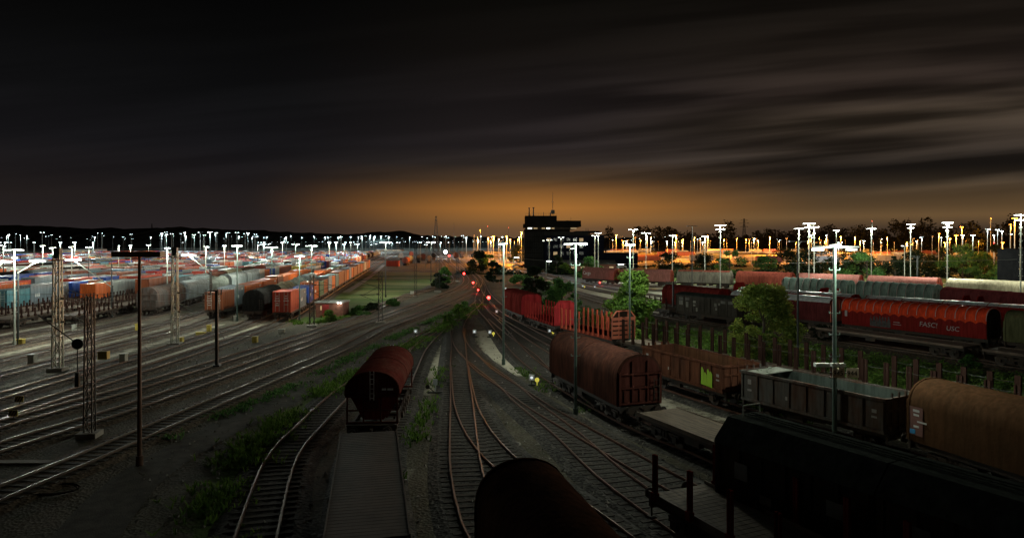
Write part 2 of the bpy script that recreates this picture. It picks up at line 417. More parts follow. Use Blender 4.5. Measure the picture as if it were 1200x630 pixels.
sandspots = [((-2.4,84),(-.6,64),2.0,1.0),((-1.4,76),(1.0,58),1.7,1.0),((1.2,60),(4.6,48),.9,.95),((4.6,48),(10.5,34),.8,.85),((0,46),(3.4,36),.9,.6),((-6.9,78),(-6.2,56),1.0,.8),((6.3,62),(3.6,74),.8,.8),((-5.8,34),(-5.2,20),1.1,.4),((-1.2,40),(.5,34),.9,.4),((-6.1,66),(-6,50),.8,.65),((6.8,56),(11.8,42),1.2,.5),((9,62),(7,68),1.0,.5),((5,72),(1,88),1.0,.6),((-.8,84),(-2.4,98),.9,.5)]
for a, b, w, v in sandspots: light = lineadd(light, [a, b], w, v)
light = np.maximum(light, inside([(9,200),(14,140),(20,112),(28,98),(34,104),(30,125),(50,150),(24,186)])*.95)
light = np.maximum(light, inside([(9,62),(12,50),(15,44),(18,38),(17,36),(12,44),(8,56)])*.35)
for xx, w, v in ((-38.9,.9,.5),(-44.5,.6,.42),(-50,.8,.5),(-55.6,.7,.45),(-33.6,.5,.6),(-61,1,.6)): light = lineadd(light, [(xx,45),(xx,92)], w, v)
light = np.maximum(light, inside([(-33.8,60),(-33,60),(-33,90),(-34,90)])*.9)
yardsand = inside([(-60,200),(-400,400),(-400,900),(-150,900)])*.25
cols = np.zeros(GX.shape+(4,)); cols[..., 0] = grass; cols[..., 1] = np.maximum(light, yardsand); cols[..., 3] = 1
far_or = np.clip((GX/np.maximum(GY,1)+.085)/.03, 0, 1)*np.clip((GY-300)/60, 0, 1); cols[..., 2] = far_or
ny, nx = GX.shape
verts = np.stack([GX, GY, np.zeros(GX.shape)], -1).reshape(-1, 3)
ii = np.arange(ny*nx).reshape(ny, nx)
faces = np.stack([ii[:-1,:-1], ii[:-1,1:], ii[1:,1:], ii[1:,:-1]], -1).reshape(-1, 4)
me = bpy.data.meshes.new('ground'); me.vertices.add(len(verts)); me.vertices.foreach_set('co', verts.ravel())
me.loops.add(faces.size); me.loops.foreach_set('vertex_index', faces.ravel())
me.polygons.add(len(faces)); me.polygons.foreach_set('loop_start', np.arange(0, faces.size, 4)); me.polygons.foreach_set('loop_total', np.full(len(faces), 4))
me.update(); me.validate()
ca = me.color_attributes.new('cover', 'FLOAT_COLOR', 'POINT'); ca.data.foreach_set('color', cols.reshape(-1))
gm = bpy.data.materials.new('ground gravel and grass'); gm.use_nodes = True; t = gm.node_tree; n = t.nodes; l = t.links
b = n['Principled BSDF']; b.inputs['Roughness'].default_value = .95; b.inputs['Specular IOR Level'].default_value = .15
tcn = n.new('ShaderNodeTexCoord'); at = n.new('ShaderNodeAttribute'); at.attribute_name = 'cover'
sp = n.new('ShaderNodeSeparateColor'); l.new(at.outputs['Color'], sp.inputs[0])
def gnoise(s, d=8, r=.7):
    q = n.new('ShaderNodeTexNoise'); q.inputs['Scale'].default_value = s; q.inputs['Detail'].default_value = d; q.inputs['Roughness'].default_value = r
    l.new(tcn.outputs['Object'], q.inputs['Vector']); return q.outputs[0]
def gmix(f, a, bb):
    q = n.new('ShaderNodeMix'); q.data_type = 'RGBA'
    for sck, v in ((0, f), (6, a), (7, bb)):
        if isinstance(v, (tuple, float)): q.inputs[sck].default_value = v if isinstance(v, float) else (*v, 1)
        else: l.new(v, q.inputs[sck])
    return q.outputs[2]
def grange(v, a, bb, c=0., d=1.):
    q = n.new('ShaderNodeMapRange'); l.new(v, q.inputs[0])
    for i_, w_ in zip((1, 2, 3, 4), (a, bb, c, d)): q.inputs[i_].default_value = w_
    return q.outputs[0]
def gm_(op, a, bb):
    q = n.new('ShaderNodeMath'); q.operation = op
    for i_, w_ in enumerate((a, bb)):
        if isinstance(w_, (int, float)): q.inputs[i_].default_value = w_
        else: l.new(w_, q.inputs[i_])
    return q.outputs[0]
n1 = gnoise(.12); n2 = gnoise(1.1); n3 = gnoise(6, 4)
soil = gmix(grange(n1, .35, .65), (.06,.05,.035), (.135,.12,.085))
soil = gmix(grange(n2, .47, .68, 0, .8), soil, (.045,.04,.032))
soil = gmix(grange(n3, .52, .75, 0, .65), soil, (.3,.29,.23))
soil = gmix(grange(gnoise(.6, 6, .75), .5, .72, 0, .55), soil, (.045,.06,.022))
pale = gmix(grange(n2, .4, .7), (.58,.54,.42), (.36,.33,.25))
f = grange(gm_('ADD', sp.outputs[1], gm_('MULTIPLY', gm_('SUBTRACT', n2, .5), 1.5)), .28, .62)
c1 = gmix(f, soil, pale)
gr = gmix(grange(n2, .35, .65), (.05,.1,.022), (.09,.14,.035))
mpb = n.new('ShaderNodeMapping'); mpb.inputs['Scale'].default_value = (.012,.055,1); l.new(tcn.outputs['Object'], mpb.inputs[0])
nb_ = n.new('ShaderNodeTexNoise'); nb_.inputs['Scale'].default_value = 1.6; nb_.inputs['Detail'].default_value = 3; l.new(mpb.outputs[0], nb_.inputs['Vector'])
gr = gmix(grange(nb_.outputs[0], .44, .56, 0, .85), gr, (.2,.22,.085))  # mast shadow and light pool bands painted into the grass colour
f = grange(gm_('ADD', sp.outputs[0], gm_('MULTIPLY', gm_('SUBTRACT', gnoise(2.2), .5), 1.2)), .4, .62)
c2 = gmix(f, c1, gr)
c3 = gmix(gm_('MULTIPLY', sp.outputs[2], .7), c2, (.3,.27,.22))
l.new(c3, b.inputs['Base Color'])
vv = n.new('ShaderNodeTexVoronoi'); vv.inputs['Scale'].default_value = 7; l.new(tcn.outputs['Object'], vv.inputs['Vector'])
bp = n.new('ShaderNodeBump'); bp.inputs['Strength'].default_value = .6; bp.inputs['Distance'].default_value = .08
l.new(gm_('ADD', vv.outputs[0], n2), bp.inputs['Height']); l.new(bp.outputs[0], b.inputs['Normal'])
me.materials.append(gm); go = bpy.data.objects.new('ground', me); COL.objects.link(go); go['kind'] = 'structure'; go.location.z = -.01

def ribbon(name, pts, w, z, m, kind='structure'):
    T = Track(pts, 1.5); mb = MB(); P = T.p
    for i, p in enumerate(P):
        a = P[max(0, i-1)]; c = P[min(len(P)-1, i+1)]; v = (c-a).normalized(); nn = Vector((-v.y, v.x))
        for o in (-1, 1):
            q = p+nn*o*(w/2+random.uniform(-.06,.06)); mb.v.append((q.x, q.y, z))
    for i in range(len(P)-1): mb.f.append((2*i, 2*i+1, 2*i+3, 2*i+2)); mb.m.append(0)
    o = mb.build(name, m); o['kind'] = kind; return o
M_asph = mat('worn asphalt', (.1,.097,.08), .95, dirt=.7, scale=1.6, spec=.1, dcol=(.05,.045,.04), bump=.3, bscale=14, coord='Object')
M_conc = mat('pale concrete', (.3,.28,.24), .9, dirt=.5, scale=.7, dcol=(.2,.18,.15), bump=.2, bscale=12)
ribbon('path', [(-13,12),(-15.6,24),(-17.3,31),(-17.4,37),(-15.9,48),(-14,58),(-11.9,75),(-10.2,88),(-8.3,102)], 2.5, .012, M_asph)
ribbon('service_road', [(10,190),(26,186),(55,192),(95,190),(140,170)], 5, .012, M_conc)
ribbon('road', [(-2,330),(14,300),(34,292),(70,300),(130,330)], 9, .02, mat('road under sodium lamps', (.2,.18,.15), .8, dirt=.3, scale=.3))
ribbon('pavement', [(-36.5,150),(-41.5,190),(-50,250),(-62,330)], 1.6, .1, M_conc)

# ------------------------------------------------------------------ wagon kit
def buffers(root, Lw, m=M_under):
    for ex in (-1, 1):
        for sy in (-.87, .87):
            MB().cyl((ex*(Lw/2-.5), sy, 1.05), (ex*(Lw/2-.1), sy, 1.05), .09, 8).cyl((ex*(Lw/2-.1), sy, 1.05), (ex*(Lw/2-.04), sy, 1.05), .22, 12).build('buffer', m, root)
        MB().box(ex*(Lw/2-.35), 0, 1.0, .5, .12, .16).box(ex*(Lw/2-.12), 0, .85, .14, .1, .4).build('coupling', m, root)
def wheels4(parent, xs):
    for xx in xs:
        w = MB()
        for sy in (-.75, .75):
            w.cyl((xx, sy-.06, .46), (xx, sy+.06, .46), .46, 18); w.cyl((xx, sy+.07*(1 if sy > 0 else -1), .46), (xx, sy+.12*(1 if sy > 0 else -1), .46), .18, 10)
        w.cyl((xx, -.75, .46), (xx, .75, .46), .08, 8)
        w.build('wheelset', M_wheel, parent)
def bogie(root, cx, m=M_under):
    b = MB()
    for sy in (-1.0, 1.0):
        b.box(cx, sy, .62, 2.5, .1, .22).box(cx, sy, .45, .7, .12, .28)
        for dx in (-.9, .9): b.box(cx+dx, sy*1.03, .46, .34, .16, .34)
        for dx in (-.25, 0, .25): b.cyl((cx+dx, sy*1.02, .4), (cx+dx, sy*1.02, .75), .09, 8)
    b.box(cx, 0, .7, .5, 2.0, .2)
    o = b.build('bogie', m, root); wheels4(o, (cx-.9, cx+.9)); return o
def frame(root, Lw, kind='bogie', m=M_under, deck=1.18):
    u = MB()
    for sy in (-1.1, 1.1): u.box(0, sy, deck-.18, Lw-1.3, .1, .3)
    u.box(0, 0, deck-.17, Lw-1.3, .3, .3)
    for ex in (-1, 1): u.box(ex*(Lw/2-.66), 0, deck-.2, .14, 2.6, .38)
    k = -Lw/2+2
    while k < Lw/2-1.5: u.box(k, 0, deck-.2, .12, 2.2, .18); k += 1.6
    # brake gear and boxes hanging below
    u.box(1.0, .95, .72, 1.1, .3, .35).box(-1.3, -.95, .72, .9, .3, .35).cyl((-.4, .3, .75), (.9, .3, .75), .2, 10)
    for ex in (-1, 1):
        for sy in (-1.25, 1.25):
            u.bar((ex*(Lw/2-.7), sy, .4), (ex*(Lw/2-.7), sy, deck), .04); u.box(ex*(Lw/2-.7), sy, .42, .35, .25, .04)
    u.build('underframe', m, root)
    buffers(root, Lw)
    if kind == 'bogie':
        q = Lw/2-2.7; bogie(root, -q); bogie(root, q)
    else:
        q = Lw/2-2.3
        for cx in (-q, q):
            b = MB(); b.box(cx, 0, 1.0, .1, 2.0, .08)
            for sy in (-1.0, 1.0): b.box(cx, sy, .5, .4, .16, .4); b.bar((cx-.7, sy, .85), (cx+.7, sy, .85), .1, .08); b.bar((cx-.35, sy, .5), (cx-.2, sy, 1.0), .08); b.bar((cx+.35, sy, .5), (cx+.2, sy, 1.0), .08)
            o = b.build('axle_guard', m, root); wheels4(o, (cx,))
def arch(w=1.45, z0=1.2, zs=2.9, zt=4.15, n=10, p=2.0):
    out = [(-w, z0)]
    for i in range(n+1):
        a = math.pi*(1-i/n); c, s_ = math.cos(a), math.sin(a)
        out.append((w*math.copysign(abs(c)**(2/p), c), zs+(zt-zs)*abs(s_)**(2/p)))
    out.append((w, z0)); return out
def hood_wagon(Lw, body, end, ribs=0, w=1.45, zt=4.15, zs=2.8, seams=1, roofk=.55, bogies=True, name='covered_wagon', cat='wagon', roofm=None, p=2.2):
    root = thing(name, '', cat); B = Lw/2-.7
    pr = arch(w, 1.2, zs, zt, 12, p)
    m = MB(); m.prism(pr, -B, B, 0, True)
    o = m.build('hood', body, root)
    prb = arch(w+.035, 1.25, zs, zt+.035, 12, p)
    xs = [-B+.03, B-.11] + [(-B + (i+1)*2*B/(seams+1)) for i in range(seams)]
    for xx in xs: MB().shell(prb, xx, xx+.1, .12, 0).build('rib', body, root)
    for i in range(ribs): xx = -B+(i+.5)*2*B/ribs; MB().shell(arch(w+.02, 1.25, zs, zt+.02, 12, p), xx, xx+.04, .08, 0).build('rib', body, root)
    for ex in (-1, 1):
        e = MB(); xx = ex*(B+.03)
        pe = [(y*.93, z if z > 1.3 else z) for y, z in arch(w, 1.25, zs, zt-.1, 12, p)]
        e.prism(pe, min(xx, xx-ex*.05)-.0, max(xx, xx-ex*.05)+.0, 0)
        x2 = xx+ex*.05
        for yy in (-.5, .5): e.box(x2, yy, 2.55, .09, .1, 2.5)
        for yy in (-w+.13, w-.13): e.box(x2, yy, 2.2, .1, .12, 1.9)
        for zz in (1.35, 2.25, 3.05): e.box(x2+ex*.002, 0, zz, .1, 2*w-.3, .1)
        for yy in (-1.0, 0, 1.0): e.box(x2, yy, 1.8, .05, .1, .7)
        wl = e.build('end_wall', end, root)
        h = MB()
        for zz in (1.6, 1.95, 2.3, 2.65): h.bar((x2+ex*.12, -w+.25, zz), (x2+ex*.12, -w+.6, zz), .03)
        for yy in (-w+.25, -w+.6): h.bar((x2+ex*.12, yy, 1.4), (x2+ex*.12, yy, 2.8), .03)
        h.build('ladder', M_wheel, wl)
    if roofm:
        q = MB(); pt = [(y, z) for y, z in arch(w+.012, 1.2, zs, zt+.012, 12, p) if z > zs+(zt-zs)*roofk]
        q.shell(pt, -B+.12, B-.12, .03); q.build('roof', roofm, root)
    frame(root, Lw, 'bogie' if bogies else 'axle'); return root

# ------------------------------------------------------------------ writing
def textmesh(s, size, ext=.008):
    cu = bpy.data.curves.new('txt', 'FONT'); cu.body = s; cu.size = size; cu.extrude = ext; cu.align_x = 'LEFT'; cu.resolution_u = 3
    o = bpy.data.objects.new('txt', cu); COL.objects.link(o)
    me_ = bpy.data.meshes.new_from_object(o.evaluated_get(bpy.context.evaluated_depsgraph_get()))
    bpy.data.objects.remove(o); return me_
def lettering(name, s, size, m, parent, org, xdir, ydir, shear=0):
    me_ = textmesh(s, size); xd = Vector(xdir); yd = Vector(ydir); zd = xd.cross(yd); o_ = Vector(org)
    for v in me_.vertices: c = v.co.copy(); v.co = o_ + xd*(c.x+shear*c.y) + yd*c.y + zd*c.z
    me_.materials.clear(); me_.materials.append(m)
    for p_ in me_.polygons: p_.material_index = 0
    o = bpy.data.objects.new(name, me_); COL.objects.link(o); o.parent = parent; return o

# ------------------------------------------------------------------ train on the red track etc.
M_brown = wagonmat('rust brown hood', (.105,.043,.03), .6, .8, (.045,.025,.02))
M_brownend = wagonmat('rust red end wall', (.13,.045,.035), .5, .7)
M_orange = wagonmat('orange rust tarp', (.085,.046,.024), .7, .85, (.1,.05,.025))
M_redw = wagonmat('red wagon paint', (.24,.022,.02), .4, .6, (.17,.02,.015))
M_redtarp = wagonmat('red tarpaulin', (.8,.075,.025), .3, .5, (.4,.04,.03), bump=.5)
M_redend = wagonmat('salmon red end wall', (.36,.09,.06), .4, .6)
M_dkred = wagonmat('dark red paint', (.2,.03,.025), .5)
M_maroon = wagonmat('maroon sheet', (.13,.03,.03), .4, .5)
M_khaki = wagonmat('khaki green sheet', (.13,.13,.065), .4, .55)
M_cream = wagonmat('cream sheet', (.5,.44,.3), .4)
M_greygreen = wagonmat('grey green tarp', (.2,.27,.23), .4, .5)
M_silver = wagonmat('silver roof sheet', (.55,.56,.56), .35, .4)
M_pinkrust = wagonmat('faded red sheet', (.33,.13,.11), .45, .55, (.22,.1,.08))
M_greyrib = wagonmat('grey ribbed sheet', (.22,.2,.16), .45)
M_gon = wagonmat('grey gondola paint', (.12,.115,.105), .5, .7, (.11,.05,.03))
M_goninrust = wagonmat('rusty plate inside', (.17,.075,.04), .5, .8, (.09,.05,.03))
M_gonrust = wagonmat('rusty gondola plate', (.15,.06,.035), .5, .8, (.07,.035,.025))
M_goninside = wagonmat('grey green inside', (.1,.125,.11), .5)
M_black = wagonmat('black sheet', (.026,.024,.022), .5, .8, (.05,.035,.025))
M_blackroof = wagonmat('dark bitumen roof', (.05,.056,.05), .5, .75)
M_van = wagonmat('grey brown van boards', (.075,.066,.055), .5, .8)
M_orangered = wagonmat('orange red stakes', (.68,.14,.08), .35, .6)

def put(track, s0, Lw, key, make, label, group=None, dist=0):
    loc, rz = TRACK[track].place(s0, Lw)
    return spawn(key, make, loc, rz, label, group), s0+Lw

# brown dome wagon
T = TRACK['brown_train']; s = T.sY(39.6)
w1, s_ = put('brown_train', s, 12.6, 'brown', lambda: hood_wagon(12.6, M_brown, M_brownend, 0, name='covered_wagon'), 'rusty brown dome topped covered wagon standing alone in the foreground')
def flat_wagon(Lw, deckm=M_wood, stakes=0, low=False):
    root = thing('flat_wagon', '', 'wagon'); B = Lw/2-.65
    d = MB(); k = -B
    while k < B-.1: d.box(k+.14, 0, 1.23, .26, 2.7, .07); k += .28
    for sy in (-1.37, 1.37): d.box(0, sy, 1.2, 2*B, .05, .22)
    d.build('deck', deckm, root); frame(root, Lw); return root
put('brown_train', T.sY(39.6)-12.3, 12.0, 'flatA', lambda: flat_wagon(12.0), 'empty boarded flat wagon coupled to the near end of the brown dome wagon')

# hopper with a swing roof, and a flat wagon in front of it
def hopper():
    root = thing('hopper_wagon', '', 'wagon'); Lw = 10.4; B = Lw/2-.65
    rf = MB(); rf.prism([(y, z) for y, z in arch(1.42, 2.75, 2.95, 3.98, 12, 2.1)], -B, B, 0)
    rf.build('roof', M_hoproof, root)
    for i in (0, 3, 6): xx = -B+.05+i*(2*B-.15)/6; MB().shell(arch(1.44, 2.72, 2.95, 4.0, 12, 2.1), xx, xx+.06, .07, 0).build('rib', M_hoproof, root)
    hb = MB(); hb.prism([(-1.36,2.7),(-1.36,2.74),(1.36,2.74),(1.36,2.7),(.5,1.25),(-.5,1.25)], -B+.9, B-.9, 0)
    for i in range(6): xx = -B+1.1+i*(2*B-2.2)/5; hb.bar((xx, 1.4, 2.7), (xx, .62, 1.3), .08); hb.bar((xx, -1.4, 2.7), (xx, -.62, 1.3), .08)
    hb.build('hopper_body', M_dkred, root)
    for ex in (-1, 1):
        e = MB()
        for yy in (-1.3, -.45, .45, 1.3): e.box(ex*(B-.05), yy, 1.97, .08, .08, 1.5)
        e.box(ex*(B-.05), 0, 1.3, .1, 2.7, .1).box(ex*(B-.052), 0, 1.95, .08, 2.7, .06).box(ex*(B-.05), 0, 2.68, .1, 2.8, .1)
        e.box(ex*(B+.02), 0, 2.3, .05, .7, .45); e.build('end_frame', M_brownend, root)
        p_ = MB().box(ex*(B-.2), 0, 1.22, .9, 2.6, .05); p_.build('platform', M_under, root)
        ld = MB()
        for yy in (-.1, .1): ld.bar((ex*(B+.06), yy, 2.5), (ex*(B+.06), yy, 4.0), .03)
        for k in range(6): ld.bar((ex*(B+.06), -.1, 2.6+k*.25), (ex*(B+.06), .1, 2.6+k*.25), .025)
        ld.build('ladder', M_letter, root)
    for k in range(5):
        g = MB(); xx = -2+k; g.cyl((xx, -1.25, 1.1), (xx, -1.4, 1.1), .2, 10).bar((xx, -1.3, 1.1), (xx+.2, -1.3, 1.8), .05); g.build('hand_wheel', M_wheel, root)
    m1 = MB()
    for (yy, wz) in ((-.95, .3), (-.62, .22)):
        m1.box(-B-.01, yy, 3.05, .02, wz, .1)
    m1.build('marking', M_letter, root)
    frame(root, Lw, 'axle', M_under, 1.2); return root
M_hoproof = wagonmat('weathered red roof', (.085,.018,.015), .7, .8, (.1,.04,.03))
T = TRACK['hopper']; s = T.sY(35.2)
put('hopper', s, 10.4, 'hopper', hopper, 'red round roofed hopper wagon with open end frame in the dark foreground')
put('hopper', s-14.2, 14.0, 'flatB', lambda: flat_wagon(14.0, mat('dark deck plate', (.07,.05,.04), .8, dirt=.5)), 'long dark flat wagon coupled in front of the round roofed hopper')
# foreground wagons under the camera
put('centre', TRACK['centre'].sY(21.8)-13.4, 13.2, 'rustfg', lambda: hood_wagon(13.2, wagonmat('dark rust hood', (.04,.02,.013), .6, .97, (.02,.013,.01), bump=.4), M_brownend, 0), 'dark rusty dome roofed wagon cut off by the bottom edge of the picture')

def slide_wagon(Lw):
    root = thing('sliding_wall_wagon', '', 'wagon'); B = Lw/2-.65
    m = MB(); pr = [(-1.42,1.2),(-1.42,3.25),(-.75,3.98),(.75,3.98),(1.42,3.25),(1.42,1.2)]
    m.prism(pr, -B, B, 0); m.build('body', M_black, root)
    for h_ in (0, 1):
        x0, x1 = (-B+.02, -.03) if h_ == 0 else (.03, B-.02)
        r = MB(); r.shell([(-1.5,3.18),(-1.46,3.3),(-.77,4.05),(.77,4.05),(1.46,3.3),(1.5,3.18)], x0, x1, .06)
        r.build('roof', M_blackroof, root)
        for sy in (-1, 1):
            d = MB(); d.box((x0+x1)/2, sy*1.44, 2.2, x1-x0-.1, .035, 1.9)
            for k in range(7): d.box(x0+.2+k*(x1-x0-.4)/6, sy*1.47, 2.2, .06, .03, 1.9)
            w_ = d.build('sliding_door', M_black, root)
            p_ = MB(); p_.box(x0+1.2, sy*1.49, 2.3, .8, .012, .5).box(x1-1.3, sy*1.49, 2.4, .6, .012, .6).box(x1-2.4, sy*1.49, 1.7, .5, .012, .3); p_.build('marking', mat('faded grey plate', (.09,.085,.08), .7), w_)
    g = MB()
    for yy in (-.45, .45): g.cyl((B-.5, yy, 4.0), (B-.5, yy, 4.5), .03, 6)
    g.cyl((B-.5, -.45, 4.5), (B-.5, .45, 4.5), .03, 6); g.build('roof_rail', M_galv, root)
    r2 = MB()
    for yy in (-.35, -.1, .15): r2.box(0, yy, 4.09, 2*B-.4, .05, .04)
    r2.build('roof_walk', M_blackroof, root)
    frame(root, Lw, 'axle'); return root
T = TRACK['dark_train']; s = T.sY(27.4)
a, b_ = put('dark_train', s-14.2, 14.2, 'slide', lambda: slide_wagon(14.2), 'black sliding wall wagon with angled roof and a pale roof hoop at lower right')
put('dark_train', s-28.6, 14.2, 'slide', None, 'second black sliding wall wagon, cut off by the lower right edge')

def stake_wagon(Lw, stm, deckm, bulk=None, nst=8, hs=1.95, cable=False, rearbulk=False, load=None, slat=False, pw_=.12):
    root = thing('stake_wagon', '', 'wagon'); B = Lw/2-.65
    d = MB(); k = -B
    while k < B-.1: d.box(k+.14, 0, 1.23, .26, 2.6, .07); k += .28
    for sy in (-1.33, 1.33): d.box(0, sy, 1.25, 2*B, .06, .3)
    d.build('deck', deckm, root)
    xs = [-B+.5+i*(2*B-1.0)/(nst-1) for i in range(nst)]
    for xx in xs:
        for sy in (-1, 1):
            q = MB(); pq = pw_/.12; q.box(xx-.07*pq, sy*1.42, 1.2+hs/2, .05*pq, .12, hs).box(xx+.07*pq, sy*1.42, 1.2+hs/2, .05*pq, .12, hs).box(xx, sy*1.385, 1.2+hs/2, .13*pq, .03, hs); q.box(xx, sy*1.43, 1.35, .26, .2, .3)
            q.build('stake', stm, root)
    if cable:
        for xa, xb in zip(xs, xs[1:]):
            pass
        for sy in (-1, 1):
          cb = MB()
          for xa, xb in zip(xs[::1], xs[1::1]):
                z = 1.2+hs-.35
                for i in range(4):
                    t0, t1 = i/4, (i+1)/4; sag = lambda t: z-.07*4*t*(1-t)
                    cb.bar((xa+(xb-xa)*t0, sy*1.42, sag(t0)), (xa+(xb-xa)*t1, sy*1.42, sag(t1)), .022)
          cb.build('lashing_chain', mat('dull chain', (.12,.12,.11), .6, .3), root)
    if bulk:
        for ex in ((-1, 1) if rearbulk else (-1,)):
            pw = [(-1.38,1.2),(-1.38,3.35),(-.8,4.05),(.8,4.05),(1.38,3.35),(1.38,1.2)]
            e = MB(); xx = ex*(B-.02); e.prism(pw, xx-.03, xx+.03, 1 if slat else 0)
            for yy in (-1.32,-.55,.55,1.32): e.box(xx+ex*.07, yy, 2.35 if abs(yy) > 1 else 2.6, .1, .1, 2.2 if abs(yy) > 1 else 2.75)
            for zz in ((1.4, 1.85, 2.3, 2.75, 3.2) if slat else (1.4, 3.2)): e.box(xx+ex*.072, 0, zz, .11, 2.7, .3 if slat else .1)
            e.bar((xx+ex*.08, -.8, 3.98), (xx+ex*.08, .8, 3.98), .12); e.bar((xx+ex*.08, -1.38, 3.3), (xx+ex*.08, -.8, 3.98), .1); e.bar((xx+ex*.08, 1.38, 3.3), (xx+ex*.08, .8, 3.98), .1)
            e.build('bulkhead', [bulk, M_under], root)
    if load:
        lo = MB()
        for i in range(4):
            lo.box(0, 0, 1.34+i*.0, 2*B-1, 2.3, .14)
        lo.build('side_board', load, root)
    frame(root, Lw); return root
M_stakedark = wagonmat('rusty dark stake steel', (.07,.038,.03), .5, .8)
M_redstake = wagonmat('crimson stake paint', (.6,.07,.06), .35, .6)
M_crim = wagonmat('crimson bulkhead', (.55,.05,.055), .35, .6)
# stake wagon beneath the camera at the bottom edge
put('switch_b', TRACK['switch_b'].sY(27.0)-14.2, 14.2, 'stakefg', lambda: stake_wagon(14.2, M_dkred, M_wood, None, 7, 1.7), 'dark red low stake wagon with boarded floor at the bottom edge')
T = TRACK['stake_train']
s = T.sY(67.2)
put('stake_train', s, 12.0, 'stakeO', lambda: stake_wagon(12.0, M_orangered, M_redend, mat('salmon slat paint', (.6,.17,.1), .6), 11, 2.2, load=M_redend, slat=True), 'orange red stake wagon with salmon bulkhead, beside the leafy maple')
put('stake_train', s+12.1, 12.0, 'stakeR', lambda: stake_wagon(12.0, M_redstake, M_dkred, M_crim, 11, 2.1, load=M_redstake), 'crimson stake wagon with bright red bulkhead, middle of the red wagons')
put('stake_train', s+24.2, 12.0, 'redbox', lambda: hood_wagon(12.0, M_dkred, M_crim, 8, 1.42, 4.0, 3.2, p=3.0), 'dark crimson covered wagon beside the red signal, farthest of the red wagons')
s2 = s; k = 0
_o1 = ['','first','second','third','fourth','fifth','sixth','seventh','eighth','ninth','tenth','eleventh','twelfth','thirteenth','fourteenth','fifteenth','sixteenth','seventeenth','eighteenth','nineteenth']
_t1 = ['','','twent','thirt','fort','fift','sixt','sevent','eight','ninet']
ordn = []
for _k in range(1, 200):
    h_, r_ = divmod(_k, 100); w_ = _o1[r_] if r_ < 20 else (_t1[r_//10]+'ieth' if r_ % 10 == 0 else _t1[r_//10]+'y '+_o1[r_ % 10])
    ordn.append(w_ if not h_ else ('hundredth' if not r_ else 'hundred '+w_))
while s2 > 6:
    s2 -= 12.6
    put('stake_train', s2, 12.5, 'stakeD', lambda: stake_wagon(12.5, M_stakedark, M_wood, None, 8, 2.2, cable=True, pw_=.2),
        'empty dark stake wagon with chained posts, %s towards us from the orange red one' % ordn[k], 'empty dark stake wagons along the hedge'); k += 1

# gondolas and orange tarp wagon
def gondola(Lw, m, inm, name='open_wagon', graf=False, lump=False, white=False):
    root = thing(name, '', 'wagon'); B = Lw/2-.68; w = 1.42; zt = 2.85
    for sy in (-1, 1):
        sd = MB(); sd.box(0, sy*w, (1.2+zt)/2, 2*B, .05, zt-1.2)
        n_ = 9
        for i in range(n_): xx = -B+.08+i*(2*B-.16)/(n_-1); sd.box(xx, sy*(w+.06), (1.2+zt)/2-.05, .11, .08, zt-1.32)
        sd.box(0, sy*(w+.05), zt, 2*B+.04, .16, .14).box(0, sy*(w+.05), 1.22, 2*B+.02, .12, .16)
        sd.build('side_wall', m, root)
        il = MB(); il.box(0, sy*(w-.04), (1.35+zt)/2, 2*B-.12, .02, zt-1.4); il.build('lining', inm, root)
    for ex in (-1, 1):
        e = MB(); e.box(ex*(B-.01), 0, (1.2+zt)/2, .05, 2*w-.06, zt-1.22).box(ex*(B+.03), 0, zt+.003, .16, 2*w+.2, .13)
        for yy in (-.9, -.3, .3, .9): e.box(ex*(B+.05), yy, 2.2, .08, .1, 1.9)
        for zz in (1.5, 2.3): e.box(ex*(B+.051), 0, zz, .085, 2*w-.1, .1)
        ew = e.build('end_wall', m, root)
    fl = MB(); fl.box(0, 0, 1.28, 2*B-.15, 2*w-.12, .08); fl.build('floor', inm, root)
    if graf:
        g = MB(); x0 = -B+2.1; y = w+.112
        for (dx, z0, z1, wd) in ((0,1.45,2.55,.24),(-.3,1.4,2.25,.24),(-.6,1.42,2.5,.24),(-.88,1.38,2.4,.2)):
            g.poly([(x0+dx, y, z0), (x0+dx-wd*1.2, y, z0-.05), (x0+dx-wd*1.15, y, z1-.2), (x0+dx-wd*.4, y, z1), (x0+dx, y, z1-.1)])
        g.poly([(x0+.02, y+.004, 1.4), (x0-1.12, y+.004, 1.34), (x0-1.1, y+.004, 1.6), (x0, y+.004, 1.66)])
        g.build('graffiti', mat('lime green spray paint', (.32,.55,.02), .6, dirt=.2), root)
    mk = MB()
    for (xx, zz, a_, c_) in ((-B+.55,2.2,.25,.18),(-B+.55,1.9,.3,.1),(B-.6,2.3,.25,.3),(B-.6,1.8,.3,.12),(1.2,1.8,.3,.2)):
        mk.box(xx, w+.035, zz, a_, .01, c_)
    mk.build('marking', mat('faded white marks', (.35,.32,.3), .8), root)
    if white:
        s4 = MB(); s4.box(B-.9, 0, zt+.03, 1.2, 2*w-.1, .05)
        for i in range(5): s4.box(B-.5-i*.2, random.uniform(-.8,.8), zt+.1, .16, .3, .08, 0, random.random())
        s4.build('plank', M_galv, root)
    frame(root, Lw, 'axle'); return root

